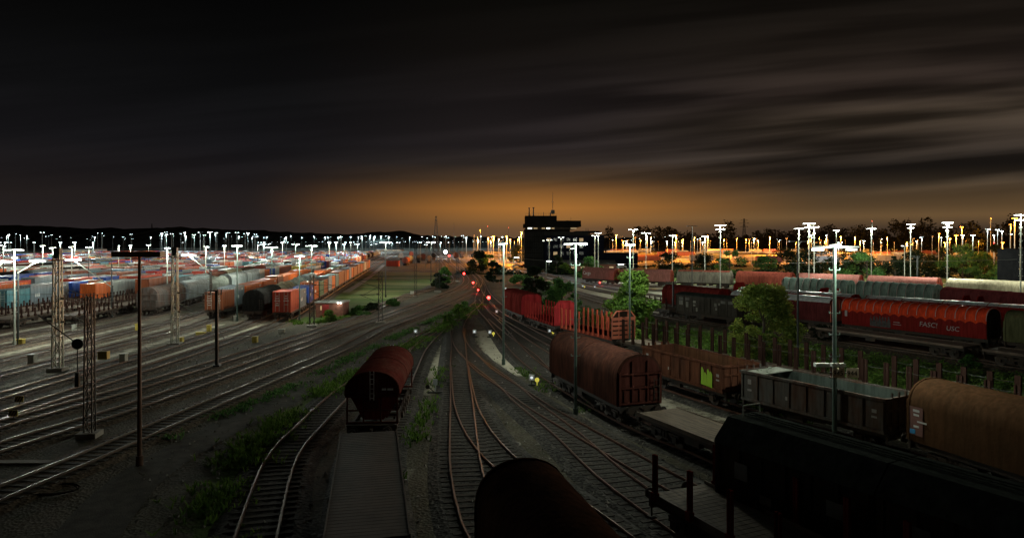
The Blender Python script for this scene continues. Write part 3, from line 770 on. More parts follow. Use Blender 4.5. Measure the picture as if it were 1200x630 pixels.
T = TRACK['gondola_train']
put('gondola_train', T.sY(43.4), 10.4, 'gonA', lambda: gondola(10.4, M_gonrust, M_goninrust, graf=True), 'rust brown open wagon with a lime green graffiti scrawl on its side')
put('gondola_train', T.sY(43.4)-10.4, 10.4, 'gonB', lambda: gondola(10.4, M_gon, M_goninside, white=True), 'dark grey open wagon with planks inside, under the numbered sign plates')
ow, _ = put('gondola_train', T.sY(43.4)-26.3, 15.8, 'orng', lambda: hood_wagon(15.8, M_orange, M_orange, 0, 1.45, 4.1, 2.9), 'orange brown tarp covered wagon behind the dark grey open wagon')
g = MB()
for (xx, zz, a_, c_) in ((7,2.7,.35,.12),(7,2.5,.3,.1),(6.7,2.2,.5,.08),(7,1.95,.3,.1)): g.box(xx-.3, 1.47, zz, a_, .012, c_)
g.build('marking', M_letter, ow)
MB().box(6.75, 1.465, 2.2, .8, .012, 1.35).build('notice_panel', mat('dull pink panel', (.26,.12,.1), .7), ow)
MB().box(6.9, 1.475, 1.68, .3, .012, .22).build('marking', mat('blue label', (.05,.3,.6), .6, dirt=.2), ow)

# ------------------------------------------------------------------ right hand trains
def van(Lw, m, roofm):
    root = thing('box_van', '', 'wagon'); B = Lw/2-.66; w = 1.38
    b = MB(); b.prism([(-w,1.2),(-w,3.45),(w,3.45),(w,1.2)], -B, B, 0); b.build('body', m, root)
    r = MB(); r.prism([(-w-.12,3.46),(-w-.1,3.56),(-.8,3.8),(0,3.88),(.8,3.8),(w+.1,3.56),(w+.12,3.46)], -B-.12, B+.12, 0); r.build('roof', roofm, root)
    for sy in (-1, 1):
        f_ = MB()
        for k in range(8): xx = -B+.05+k*(2*B-.1)/7; f_.box(xx, sy*(w+.03), 2.3, .1, .07, 2.2)
        f_.box(0, sy*(w+.035), 1.25, 2*B, .09, .14); f_.build('post_frame', m, root)
        d = MB(); d.box(0, sy*(w+.06), 2.3, 2.0, .06, 2.15)
        for xx in (-.95, 0, .95): d.box(xx, sy*(w+.1), 2.3, .08, .05, 2.15)
        d.build('sliding_door', m, root)
        v_ = MB()
        for xx in (-B+1.0, -B+2.2, B-1.0, B-2.2): v_.box(xx, sy*(w+.05), 3.05, .75, .03, .35)
        v_.build('vent', mat('vent grille', (.14,.13,.11), .6), root)
    p_ = MB()
    for (xx, zz, a_, c_) in ((B-1.0,2.5,.7,.6),(B-2.2,2.3,.45,.75),(B-3.5,2.75,.5,.3),(B-3.5,2.3,.4,.25),(-1.9,2.6,.4,.45),(-2.5,2.75,.3,.3),(-2.0,2.1,.3,.3),(1.4,1.75,.3,.5)):
        p_.box(xx, w+.075, zz, a_, .012, c_)
    p_.build('marking', mat('pale patch paint', (.26,.25,.21), .8, dirt=.6), root)
    frame(root, Lw, 'axle'); return root
T = TRACK['grey_van_train']
s = T.sY(86.2)
put('grey_van_train', s, 12.0, 'van', lambda: van(12.0, M_van, M_blackroof), 'old grey brown box van with patched side between the maple and the round tree')
put('grey_van_train', s+12.3, 14.0, 'stakeB', lambda: stake_wagon(14.0, M_stakedark, M_wood, None, 8, 1.2), 'low empty stake wagon coupled behind the grey box van')
s = T.sY(78.5); k = 0
while s > -10 and k < 3:
    put('grey_van_train', s-18.2, 18.0, 'flatC', lambda: flat_wagon(18.0, mat('pale worn deck boards', (.24,.17,.13), .8, dirt=.6, scale=1.5, stretch=(.4,3,1))),
        'long empty flat wagon with pale boards, %s in front of the red tarp wagon' % ordn[k], 'empty pale flat wagons before the red tarp wagon'); s -= 18.4; k += 1

def tarp_wagon(Lw, sidem, tarpm, endm, n=15, zt=4.2, low=1.2, big=True, name='tarp_wagon'):
    root = thing(name, '', 'wagon'); B = Lw/2-.66; w = 1.45
    sd = MB(); sd.prism([(-w,1.2),(-w,3.0),(w,3.0),(w,1.2)] if low < 2 else [(-w,1.2),(-w,1.9),(w,1.9),(w,1.2)], -B, B, 0); sd.build('side_wall', sidem, root)
    # draped tarpaulin: rings between hoops sag, the lower edge is scalloped
    mb = MB(); nx = n*6; na = 15; z0 = 2.75 if low < 2 else 1.5; w2 = w+.05
    for i in range(nx+1):
        xx = -B+2*B*i/nx; ph = (i % 6)/6; sag = .06*math.sin(math.pi*ph)+random.uniform(0,.02); edge = z0-.12+.24*abs(math.sin(math.pi*(i/6)))+random.uniform(-.02,.02)
        for j in range(na+1):
            a = math.pi*(1-j/na); c, q = math.cos(a), math.sin(a)
            y = (w2-sag*.5)*math.copysign(abs(c)**.8, c); z = 3.0+(zt-3.0-sag)*abs(q)**.85 if low < 2 else 1.6+(zt-1.6-sag)*abs(q)**.8
            if j in (0, na): z = edge; y = math.copysign(w2+.015, y)
            mb.v.append((xx, y, z))
    for i in range(nx):
        for j in range(na): a_ = i*(na+1)+j; mb.f.append((a_, a_+1, a_+na+2, a_+na+1)); mb.m.append(0)
    for xx_i in (0, nx): mb.f.append(tuple(xx_i*(na+1)+j for j in range(na+1))); mb.m.append(0)
    mb.build('tarpaulin', tarpm, root)
    hp = MB()
    for i in range(n+1):
        xx = -B+2*B*i/n
        pts = []
        for j in range(na+1):
            a = math.pi*(1-j/na); c, q = math.cos(a), math.sin(a)
            pts.append(((w2+.02)*math.copysign(abs(c)**.8, c), (3.0+(zt+.02-3.0)*abs(q)**.85) if low < 2 else 1.6+(zt+.02-1.6)*abs(q)**.8))
        for p_, q_ in zip(pts, pts[1:]): hp.bar((xx, *p_), (xx, *q_), .05, .04)
    hp.build('hoop', mat('bright hoop strap', (.6,.42,.4) if big else (.5,.52,.5), .4), root)
    for ex in (-1, 1):
        e = MB(); e.prism([(y*.97, z) for y, z in arch(w, 1.22, 3.0, zt-.06, 10, 2.2)], ex*(B+.03)-.02, ex*(B+.03)+.02, 0)
        for yy in (-.9, -.1, .8): e.box(ex*(B+.09), yy, 2.3, .08, .1, 2.1)
        for zz in (1.5, 2.1, 2.7): e.box(ex*(B+.092), 0, zz, .08, 2.5, .08)
        e.build('end_wall', endm, root)
    frame(root, Lw); return root
T = TRACK['red_train']
sr = T.sY(67.6)
rw, _ = put('red_train', sr, 16.6, 'redtarp', lambda: tarp_wagon(16.6, M_redw, M_redtarp, M_black, 16), 'long red wagon with bright rippled tarpaulin roof and graffiti on its side')
B = 16.6/2
lettering('graffiti', 'FASC!', .72, M_letterg, rw, (-1.2, 1.475, 1.85), (-1,0,0), (0,0,1), .12)
lettering('graffiti', 'USC', .68, M_letterg, rw, (-3.9, 1.475, 1.7), (-1,0,0), (0,0,1), .1)
sc_ = MB()
for i in range(26):
    xx = 4.2-i*.09; hh = .95+.3*math.sin(i*1.7)
    sc_.poly([(xx, 1.474, 1.3), (xx-.085, 1.474, 1.3), (xx-.085+.05*math.sin(i), 1.474, 1.3+hh), (xx+.02, 1.474, 1.3+hh*.95)])
sc_.build('graffiti', mat('dark silver graffiti fill', (.09,.075,.075), .6, dirt=.6, scale=4), rw)
mk = MB(); mk.box(1.2, 1.468, 2.0, .7, .012, .06).box(1.15, 1.468, 1.75, .9, .012, .05).box(7.1, 1.468, 2.5, .3, .012, .7); mk.build('marking', M_letterg, rw)
# covered wagon with pale roof beyond, khaki wagons this side
put('red_train', sr+16.8, 16.6, 'whitetop', lambda: hood_wagon(16.6, M_maroon, wagonmat('lamplit salmon end', (.75,.2,.14), .4, .6), 0, roofm=M_silver, zt=4.1, roofk=.3), 'dark maroon covered wagon with white roof and salmon end beside the round tree')  # salmon end brightened: the mast lamp's light is put into its colour
put('red_train', sr-14.4, 14.2, 'khaki', lambda: hood_wagon(14.2, M_khaki, M_khaki, 13, zt=4.15, zs=3.1, p=2.6), 'khaki green ribbed covered wagon, right next to the red tarp wagon')
put('red_train', sr-28.8, 14.2, 'khaki', None, 'second khaki green ribbed wagon, cut off at the right edge')
put('red_train', sr+33.8, 14.2, 'vanR', lambda: hood_wagon(14.2, M_dkred, M_dkred, 8), 'dark red covered wagon hidden partly by the round tree')
T = TRACK['silver_train']; s = T.sY(74.5)
put('silver_train', s, 20.0, 'silv', lambda: hood_wagon(20.0, M_redw, M_redw, 18, roofm=M_silver, zt=3.8, zs=2.6, seams=3), 'red walled covered wagon with silver roof just behind the red tarp wagon')
put('silver_train', s+20.3, 20.0, 'silv', None, 'red walled silver roofed wagon, farther of the two behind the white roofed one')
put('silver_train', s-20.3, 20.0, 'plank', lambda: stake_wagon(20.0, M_dkred, M_wood, None, 10, 1.0), 'low red stake wagon behind the khaki green wagons')
put('silver_train', s+40.8, 14.0, 'stakeB', None, 'low empty stake wagon on the pale gravel beyond the box van')
T = TRACK['low_train']; s = T.sY(72)
put('low_train', s, 18.0, 'lowred', lambda: stake_wagon(18.0, M_orangered, M_wood, M_redw, 12, 1.3, rearbulk=True, load=M_redstake), 'low orange red stake wagon with a red end panel, behind the silver roof')
put('low_train', s+18.3, 18.0, 'lowred', None, 'low orange red stake wagon, middle of three behind the silver roofs')
put('low_train', s+36.6, 18.0, 'lowred', None, 'low orange red stake wagon, farthest of three behind the silver roofs')
T = TRACK['tarp_train']; s = T.sY(91.5)
put('tarp_train', s-17.2, 17.0, 'maroon', lambda: hood_wagon(17.0, M_maroon, M_maroon, 0, zt=3.8, seams=2), 'second smooth maroon covered wagon near the right edge')
put('tarp_train', s, 17.0, 'maroon', None, 'smooth dark maroon covered wagon before the cream roofed one')
for i, lb in enumerate(('grey green tarp wagon with silver hoops, nearer of the pair', 'grey green tarp wagon with silver hoops, farther of the pair')):
    put('tarp_train', s+17.3+i*14.6, 14.2, 'greyt', lambda: tarp_wagon(14.2, M_greygreen, M_greygreen, M_greygreen, 9, 4.1, 3, big=False), lb)
T = TRACK['back_train']; s = T.sY(102)
put('back_train', s, 14.0, 'cream', lambda: hood_wagon(14.0, M_cream, M_cream, 8, roofm=M_cream), 'cream roofed covered wagon near the right edge')
put('back_train', s+14.3, 14.0, 'cream', None, 'cream roofed covered wagon, next to the faded pink red ones')
s += 28.7
cw = None
for i, (key, mm, lb) in enumerate((('pink', M_pinkrust, 'faded pink red covered wagon next to the cream roofed one'), ('pink', None, 'faded pink red covered wagon, second from the cream roofed one'),
      ('rusth', M_redend, 'rusty red covered wagon behind the grey green tarp'), ('greyr', M_greyrib, 'grey ribbed covered wagon between the rusty red ones'), ('pink', None, 'faded pink red covered wagon with dark gap behind the box van'), ('cargo', None, 'faded pink red covered wagon with white lettering, half hidden by the maple'))):
    mkf = {'pink': lambda: hood_wagon(14.0, M_pinkrust, M_redend, 7), 'rusth': lambda: hood_wagon(14.0, M_redend, M_redend, 6), 'greyr': lambda: hood_wagon(14.0, M_greyrib, M_greyrib, 24, roofm=M_redend), 'cargo': lambda: hood_wagon(14.0, M_pinkrust, M_redend, 7, seams=2)}[key]
    o_, s = put('back_train', s, 14.0, key, mkf, lb); s += .3
    if key == 'cargo': lettering('lettering', 'Cargo', 1.3, M_letter, o_, (6.0, 1.5, 2.2), (-1,0,0), (0,0,1))

# ------------------------------------------------------------------ container yard
CC = {'orange': (.5,.105,.022), 'rust brown': (.22,.065,.028), 'brick red': (.38,.05,.026), 'blue': (.022,.07,.32), 'slate grey': (.17,.21,.23), 'white': (.62,.64,.6),
      'teal': (.08,.2,.22), 'red': (.45,.035,.03), 'dark green': (.06,.15,.09), 'yellow': (.5,.36,.06), 'light grey': (.36,.4,.38), 'green': (.04,.42,.11), 'light blue': (.16,.3,.42)}
CM = {k: mat('container paint '+k, tuple(min(.75, c*1.2) for c in v), .6, 0, .25, .8, tuple(c*.5+.01 for c in v), (1,1,.3), spec=.12) for k, v in CC.items()}
CTOP = {k: mat('container roof '+k, tuple(min(.7, c*.95+.035) for c in v), .5, 0, .5, .5) for k, v in CC.items()}
def cont_mb(Lc, h, ncor):
    m = MB(); w = 1.22; x0 = -Lc/2; z0, z1 = .12, h-.1
    for sy in (-1, 1):
        k0 = len(m.v); npt = ncor*4+1
        for i in range(npt):
            xx = x0+.12+(Lc-.24)*i/(npt-1); dd = 0 if i % 4 in (0, 1) else .045
            m.v += [(xx, sy*(w-.02-dd), z0), (xx, sy*(w-.02-dd), z1)]
        for i in range(npt-1): a = k0+i*2; m.f.append((a, a+2, a+3, a+1)); m.m.append(0)
        m.box(0, sy*(w-.04), .08, Lc-.3, .08, .16).box(0, sy*(w-.035), h-.06, Lc-.3, .07, .11)
        for ex in (-1, 1): m.box(ex*(Lc/2-.075), sy*(w-.075), h/2, .15, .15, h)
    m.box(0, 0, h-.075, Lc-.1, 2*w-.1, .05, 1); m.box(0, 0, .1, Lc-.2, 2*w-.2, .1)
    nb = max(4, ncor)
    if ncor > 6:
        for i in range(nb): m.box(x0+.3+(Lc-.6)*i/(nb-1), 0, h-.045, .1, 2*w-.35, .025, 1)
    m.box(Lc/2-.06, 0, h/2, .06, 2*w-.2, h-.16); m.box(-Lc/2+.14, 0, h/2, .06, 2*w-.3, h-.2)
    return m
CMESH = {}
def cont_near(col, Lc, h):
    t = thing('shipping_container', '', 'container')
    m = cont_mb(Lc, h, 12 if Lc > 8 else 7); m.build('body', [CM[col], CTOP[col]], t)
    for sy in (-.58, .58):
        d = MB(); d.box(-Lc/2+.07, sy, h/2, .06, 1.1, h-.24)
        dd = d.build('door', CM[col], t)
        r = MB()
        for yy in (-.25, .25): r.cyl((-Lc/2+.01, sy+yy, .15), (-Lc/2+.01, sy+yy, h-.12), .025, 6); r.box(-Lc/2+.005, sy+yy*.4, 1.1, .03, .35, .05)
        r.build('lock_rod', M_galv, dd)
        if col in ('brick red', 'blue', 'red', 'teal', 'rust brown'):
            k = MB()
            for q in range(3 if sy < 0 else 5): k.box(-Lc/2+.028, sy+(.0 if sy < 0 else .02), h*.78-q*.32, .014, (.3+.2*((q*7) % 3)), .07)
            k.build('marking', M_letter, dd)
    if col in ('blue','slate grey','red','white','orange') :
        k = MB()
        for sy in (-1, 1):
            lm = 3 if Lc > 8 else 2
            for q in range(lm): k.box(Lc/2-1.2-q*.42, sy*(1.205), h*.8, .26, .012, .28)
            for q in range(3): k.box(-Lc/2+1.5+q*.5, sy*1.205, h*.45, .38, .012, .5)
        k.build('lettering', CM['white'] if col != 'white' else CM['blue'], t)
    return t
def cont_far(col, Lc, h, name='shipping_container'):
    key = (col, Lc, h)
    if key not in CMESH: CMESH[key] = cont_mb(Lc, h, 5 if Lc > 8 else 3).mesh(name, [CM[col], CTOP[col]])
    o = bpy.data.objects.new(name, CMESH[key]); COL.objects.link(o); return tag(o, None, 'container')
def cflat_mb(Lw):
    u = MB(); B = Lw/2-.6
    for sy in (-1.2, 1.2): u.box(0, sy, 1.0, 2*B, .14, .22)
    u.box(0, 0, .98, 2*B, .35, .2)
    for i in range(7): u.box(-B+2*B*i/6, 0, 1.0, .18, 2.5, .18)
    return u
def cflat_far_mb(Lw):
    u = cflat_mb(Lw)
    for cx in (-Lw/2+2.2, Lw/2-2.2):
        for dx in (-.9, .9):
            for sy in (-.75, .75): u.cyl((cx+dx, sy-.06, .46), (cx+dx, sy+.06, .46), .46, 8)
        u.box(cx, 0, .6, 2.4, 2.1, .25)
    return u
def cflat_near():
    t = thing('container_flat_wagon', '', 'wagon'); cflat_mb(13.4).build('deck', M_under, t); buffers(t, 13.4)
    bogie(t, -4.5); bogie(t, 4.5); return t
FLATM = cflat_far_mb(13.4).mesh('container_flat_wagon', [M_under])
def tank_mb(Lw):
    m = MB(); B = Lw/2-.9; m.cyl((-B, 0, 2.55), (B, 0, 2.55), 1.38, 20)
    for ex in (-1, 1): m.cyl((ex*B, 0, 2.55), (ex*(B+.28), 0, 2.55), 1.36, 20, 0, .7)
    m.box(0, 0, 3.98, 2.0, .6, .12); m.cyl((0,0,3.9),(0,0,4.15), .35, 12)
    for i in range(5): xx = -B+.3+i*(2*B-.6)/4; m.cyl((xx-.04, 0, 2.55), (xx+.04, 0, 2.55), 1.41, 20)
    return m
def tank(Lw, m_):
    t = thing('tank_wagon', '', 'wagon'); tank_mb(Lw).build('tank', m_, t, smooth=False)
    l_ = MB()
    for yy in (-.2, .2): l_.bar((-Lw/2+.6, yy, 1.2), (-Lw/2+.6, yy, 3.9), .04)
    for k in range(9): l_.bar((-Lw/2+.6, -.2, 1.3+k*.3), (-Lw/2+.6, .2, 1.3+k*.3), .03)
    l_.build('ladder', M_galv, t); frame(t, Lw); return t
M_tankgrey = wagonmat('light grey tank', (.33,.37,.33), .5, .5)
M_tankcream = wagonmat('cream tank', (.42,.38,.26), .5, .5)
M_tankblack = wagonmat('black tank', (.03,.03,.028), .5, .5)
M_domegrey = wagonmat('pale grey hood', (.34,.38,.38), .4, .5)
def simple_wagon_mesh(kind):
    m = MB(); Lw = 14.0; B = 6.3
    if kind == 'dome': m.prism(arch(1.45, 1.2, 2.8, 4.15, 8, 2.2), -B, B)
    elif kind == 'tank': m = tank_mb(Lw)
    elif kind == 'hop':
        m.prism(arch(1.42, 2.6, 2.9, 4.05, 8, 2.2), -B, B); m.prism([(-1.3,2.6),(1.3,2.6),(.5,1.2),(-.5,1.2)], -B+.8, B-.8)
    for i in range(6): 
        if kind == 'dome': xx = -B+2*B*i/5.001; m.shell(arch(1.48, 1.3, 2.8, 4.18, 8, 2.2), xx, xx+.1, .1)
    m.box(0, 0, 1.05, 2*B, 2.4, .25, 1)
    for cx in (-4.4, 4.4):
        m.box(cx, 0, .6, 2.3, 2.1, .3, 1)
        for dx in (-.9, .9): m.cyl((cx+dx, -.85, .46), (cx+dx, .85, .46), .46, 8, 1)
    return m
SW = {}
WM = {'dark brown': M_brown, 'pale grey': M_domegrey, 'dark grey': M_gon, 'cream': M_tankcream, 'faded red': M_pinkrust, 'light grey': M_tankgrey, 'black': M_tankblack}
def far_wagon(kind, col):
    if (kind, col) not in SW:
        nm = {'dome':'covered_wagon','tank':'tank_wagon','hop':'hopper_wagon'}[kind]
        SW[(kind, col)] = (nm, simple_wagon_mesh(kind).mesh(nm, [WM[col], M_under]))
    nm, me_ = SW[(kind, col)]; o = bpy.data.objects.new(nm, me_); COL.objects.link(o); return tag(o, None, 'wagon')

def rowname(i):
    return 'train nearest the grass field' if i == 0 else '%s train left of the grass' % ordn[i]
random.seed(21)
wts = ['orange']*9+['rust brown']*5+['brick red']*5+['blue']*4+['slate grey']*4+['white']*5+['teal']*2+['red']*3+['dark green']+['light grey']*6+['light blue']*2+['yellow']
def seq_for(i):
    if i == 0: return ['S:brick red','S:slate grey','G','S:blue','S:orange','S:dark green','S:rust brown','S:slate grey','S:orange','S:teal','L:rust brown','S:rust brown','S:orange','S:slate grey','S:orange','L:rust brown','L:rust brown','S:brick red','S:rust brown']
    if i == 1: return ['D:black','T:cream','T:light grey','D:pale grey','L:orange','L:orange','L:slate grey','S:white','S:dark green','L:white','L:blue','S:orange']
    if i == 2: return ['S:rust brown','S:slate grey','L:orange','L:orange','S:rust brown','S:orange','L:orange','L:orange','S:orange','S:slate grey','L:white','S:blue']
    if i == 4: return ['D:dark grey','D:pale grey','T:light grey','D:pale grey','D:pale grey','S:light grey','S:orange','S:blue','S:white']
    if i == 8: return ['S:teal','L:slate grey','S:blue','S:rust brown','S:blue','S:orange','L:light grey','S:red','S:white','S:blue','L:orange']
    return None
START = {0: 93.8, 1: 94.5, 2: 97, 3: 128, 4: 100, 5: 133, 6: 126, 7: 116, 8: 100}
cands = []; ROWFLATS = []
for i, x0 in enumerate(ROWS):
    T = TRACK['row_%d' % i]; y0 = START.get(i, max(104, -x0*1.15)); s = T.sY(y0) if T.p[0].y < y0 else 0
    pre = seq_for(i) or []; n_ = 0; pend = 0; yend = {0: 268, 1: 262}.get(i, 560)
    cur = s; gap_until = 0
    mode = random.choice(['c','c','c','w'])
    while True:
        pos = T.at(cur)
        if pos.y > yend: break
        px = 600+800*pos.x/pos.y
        if pre: it = pre.pop(0)
        else:
            if random.random() < .07: cur += random.uniform(14, 45); mode = random.choice(['c','c','c','c','w']); continue
            if mode == 'c': it = random.choice('SSL') + ':' + random.choice(wts)
            else: it = random.choice('DDTH') + ':' + random.choice(list(WM))
        if it == 'G': cur += 1.3; continue
        kind, col = it.split(':'); Lc = {'S': 6.06, 'L': 12.19, 'D': 14.0, 'T': 14.0, 'H': 14.0}[kind]
        if -40 < px < 1000:
            cands.append((pos.length, i, n_, kind, col, cur, Lc))
        n_ += 1
        if kind in 'SL':
            pend += 1 if kind == 'S' else 2
            cur += Lc+.12
            if pend >= 2 and kind == 'L' or pend == 2 and kind == 'S': cur += 1.15; pend = 0
            if pend > 2: pend = 0; cur += 1.15
        else: cur += Lc+.15; pend = 0
    # wagons beneath: 13.4 m each from the start for the container stretches
cands.sort()
stuffC = {}; nC = nW = 0
used_flat = {}
for dist, i, n_, kind, col, cur, Lc in cands:
    T = TRACK['row_%d' % i]; a = T.at(cur+Lc*.15); b_ = T.at(cur+Lc*.85); c = (a+b_)/2; rz = math.atan2((b_-a).y, (b_-a).x)
    if kind in 'SL':
        h = 2.59 if (n_*7+i) % 3 else 2.9; loc = (c.x, c.y, RZ+1.13); nC += 1
        if nC > 290:
            stuffC.setdefault(col, []).append((cont_mb(Lc, h, 2), loc, rz)); continue
        lb = '%s %s container, %s on the %s' % (col, 'short' if kind == 'S' else 'long', ordn[min(n_, 115)], rowname(i))
        if dist < 135:
            o = spawn('c%s%s%s' % (col, kind, h), lambda: cont_near(col, Lc, h), loc, rz, lb, 'shipping containers on the yard trains')
        else:
            o = cont_far(col, Lc, h); o.location = loc; o.rotation_euler = (0, 0, rz); o['label'] = lb; o['group'] = 'shipping containers on the yard trains'
        if i == 11 or (i == 12): pass
    else:
        nW += 1; loc = (c.x, c.y, RZ)
        kn = {'D': 'covered wagon', 'T': 'tank wagon', 'H': 'hopper wagon'}[kind]
        lb = '%s %s, %s on %s' % (col, kn, ordn[min(n_, 115)], rowname(i))
        if dist < 150:
            if kind == 'T': o = spawn('T'+col, lambda: tank(14.0, WM[col]), loc, rz, lb)
            else: o = spawn('D'+col, lambda: hood_wagon(14.0, WM[col], WM[col], 8), loc, rz, lb.replace('hopper wagon', 'covered wagon'))
        else:
            o = far_wagon({'D':'dome','T':'tank','H':'hop'}[kind], col); o.location = loc; o.rotation_euler = (0,0,rz); o['label'] = lb
        o['group'] = 'wagons parked in the container yard'
def merge(name, items, mats, kind='stuff'):
    V = []; F = []; Mi = []; k = 0
    for mb, loc, rz in items:
        c_, s_ = math.cos(rz), math.sin(rz)
        V += [(x*c_-y*s_+loc[0], x*s_+y*c_+loc[1], z+loc[2]) for x, y, z in mb.v]
        F += [tuple(k+j for j in f) for f in mb.f]; Mi += mb.m; k += len(mb.v)
    me_ = bpy.data.meshes.new(name); me_.from_pydata(V, [], F)
    for q in mats: me_.materials.append(q)
    me_.polygons.foreach_set('material_index', Mi)
    o = bpy.data.objects.new(name, me_); COL.objects.link(o)
    if kind: o['kind'] = kind
    return o
if stuffC:
    items = []; mats_ = []
    for col, L_ in stuffC.items():
        o0 = len(mats_); mats_ += [CM[col], CTOP[col]]
        for mb, loc, rz in L_: mb.m = [q+o0 for q in mb.m]; items.append((mb, loc, rz))
    o = merge('distant_containers', items, mats_); tag(o, 'far rows of mixed shipping containers stretching to the horizon lamps', 'containers')
# flat wagons under the containers
flat_spots = []
for i, x0 in enumerate(ROWS):
    mine = sorted([(cur, cur+Lc) for d_, ii_, n_, kind, col, cur, Lc in cands if ii_ == i and kind in 'SL'])
    runs = []
    for a, b_ in mine:
        if runs and a-runs[-1][1] < 2.5: runs[-1][1] = b_
        else: runs.append([a, b_])
    for a, b_ in runs:
        q = max(1, round((b_-a+.5)/13.4)); 
        for k in range(q):
            d0 = a-.5+k*((b_-a+1)/q); loc, rz = TRACK['row_%d' % i].place(d0, 13.4); flat_spots.append((math.hypot(loc[0], loc[1]), i, loc, rz))
for i, a0, cnt in ((5, 88, 4), (6, 84, 3), (7, 88, 2), (3, 112, 2)):
    for k in range(cnt):
        loc, rz = TRACK['row_%d' % i].place(TRACK['row_%d' % i].sY(a0)+k*14.3, 14.0)
        spawn('stakeE', lambda: stake_wagon(14.0, M_stakedark, M_wood, None, 10, 1.1), loc, rz, 'low empty stake wagon, %s of the %s' % (ordn[k], rowname(i)), 'empty stake wagons in the container yard')
flat_spots.sort(key=lambda q: q[0]); cntr = {}; stf = []
order = {}
for j, (d_, i, loc, rz) in enumerate(flat_spots):
    if j >= 250: stf.append((cflat_far_mb(13.4), loc, rz)); continue
    cntr[i] = cntr.get(i, 0)+1
    lb = 'black flat wagon, %s under the %s' % (ordn[cntr[i]-1], rowname(i))
    if d_ < 135: spawn('cflat', cflat_near, loc, rz, lb, 'container flat wagons in the yard')
    else:
        o = bpy.data.objects.new('container_flat_wagon', FLATM); COL.objects.link(o); o.location = loc; o.rotation_euler = (0,0,rz); tag(o, lb, 'wagon', 'container flat wagons in the yard')
if stf: tag(merge('distant_flat_wagons', stf, [M_under]), 'far flat wagons beneath the distant container rows', 'wagons')
# tank wagons at the far end of the grass field
for i, (px, py, col, lb) in enumerate(((476, 311, 'faded red', 'red tank wagon standing at the far end of the grass field'), (480, 308.5, 'light grey', 'white tank wagon behind the red one beyond the grass field'))):
    X, Y = W(px, py); o = far_wagon('tank', col); o.location = (X, Y, .1); o.rotation_euler = (0, 0, R(93)); tag(o, lb, 'wagon')
for k, (px, py, kd, cl, lb) in enumerate(((491, 307.5, 'dome', 'dark grey', 'dark grey covered wagon right of the red tank wagon beyond the grass field'), (496, 305.5, 'dome', 'dark brown', 'dark brown covered wagon beyond the grass field, left of the headlamp'), (503, 308, 'hop', 'dark grey', 'dark grey hopper wagon beyond the grass field, left of the headlamp'), (508, 304, 'tank', 'black', 'black tank wagon just left of the dazzling headlamp'), (534, 303, 'dome', 'dark brown', 'dark brown covered wagon just right of the dazzling headlamp'), (541, 302, 'hop', 'dark grey', 'dark grey hopper wagon right of the dazzling headlamp'), (470, 304, 'dome', 'pale grey', 'pale grey covered wagon behind the red container beyond the field'), (482, 301, 'dome', 'faded red', 'faded red covered wagon far behind the white tank wagon'))):
    X, Y = W(px, py); o = far_wagon(kd, cl); o.location = (X, Y, .1); o.rotation_euler = (0, 0, R(99)); tag(o, lb, 'wagon')
X, Y = W(460, 312); o = cont_far('brick red', 6.06, 2.59); o.location = (X, Y, .05); tag(o, 'brick red container set down on the ground beyond the grass field', 'container')

# ------------------------------------------------------------------ masts and lamps
LD = {}
def lamp(parent, off, power, col=(.93,1,.84), r=.1):
    key = (power, col)
    if key not in LD:
        d = bpy.data.lights.new('lamp_light', 'POINT'); d.energy = power; d.color = col; d.shadow_soft_size = r; LD[key] = d
    o = bpy.data.objects.new('lamp_light', LD[key]); COL.objects.link(o); o.parent = parent; o.location = off; return o
def light_mast(h, arm=1.5, heads=2, lit=True, pm=None, rungs=True, r=.11, headl=.7, glass=None, name='floodlight_mast'):
    arm *= .78; headl *= .72
    t = thing(name, '', 'lamp mast'); pm = pm or M_green
    p = MB(); p.cyl((0,0,0), (0,0,h), r, 10, 0, r*.6).cyl((0,0,0), (0,0,.5), r*1.5, 10)
    if rungs:
        z = h*.35
        while z < h-.3:
            p.bar((-.28,0,z), (.28,0,z), .035); p.bar((-.28,0,z), (-.28,0,z+.12), .03); p.bar((.28,0,z), (.28,0,z+.12), .03); z += 1.15
    p.build('pole', pm, t)
    c = MB(); c.box(0, 0, h+.04, arm, .09, .08)
    if heads > 2: c.box(0, 0, h-.8, arm*.8, .09, .08)
    c.build('crossarm', M_lum, t)
    for k in range(heads):
        sx_ = (-1 if k % 2 == 0 else 1); z = h-.02 if k < 2 else h-.86; xx = sx_*(arm/2-headl*.3) if k < 2 else sx_*(arm*.4-headl*.3)
        hd = MB(); hd.box(xx, -.05, z+.07, headl, .34, .06).build('lamp_head', M_lum, t)
        MB().box(xx, -.05, z+.005, headl*.94, .28, .06).build('lamp_glass', (glass or M_white) if lit else M_lum, hd_obj(t))
    return t
def hd_obj(t): return [c for c in t.children if c.name.startswith('lamp_head')][-1]
def mastat(px, ytop, ybase, label, power=600, Y=None, key=None, col=(.93,1,.95), group=None, **kw):
    if Y is None: X, Y = W(px, ybase)
    else: X = (px-600)/800*Y
    h = H-(ytop-284)*Y/800
    o = light_mast(h, **kw); o.location = (X, Y, 0); o['label'] = label
    if group: o['group'] = group
    if kw.get('lit', True) and power: lamp(o, (.45, -.45, h-.35), power)
    return o
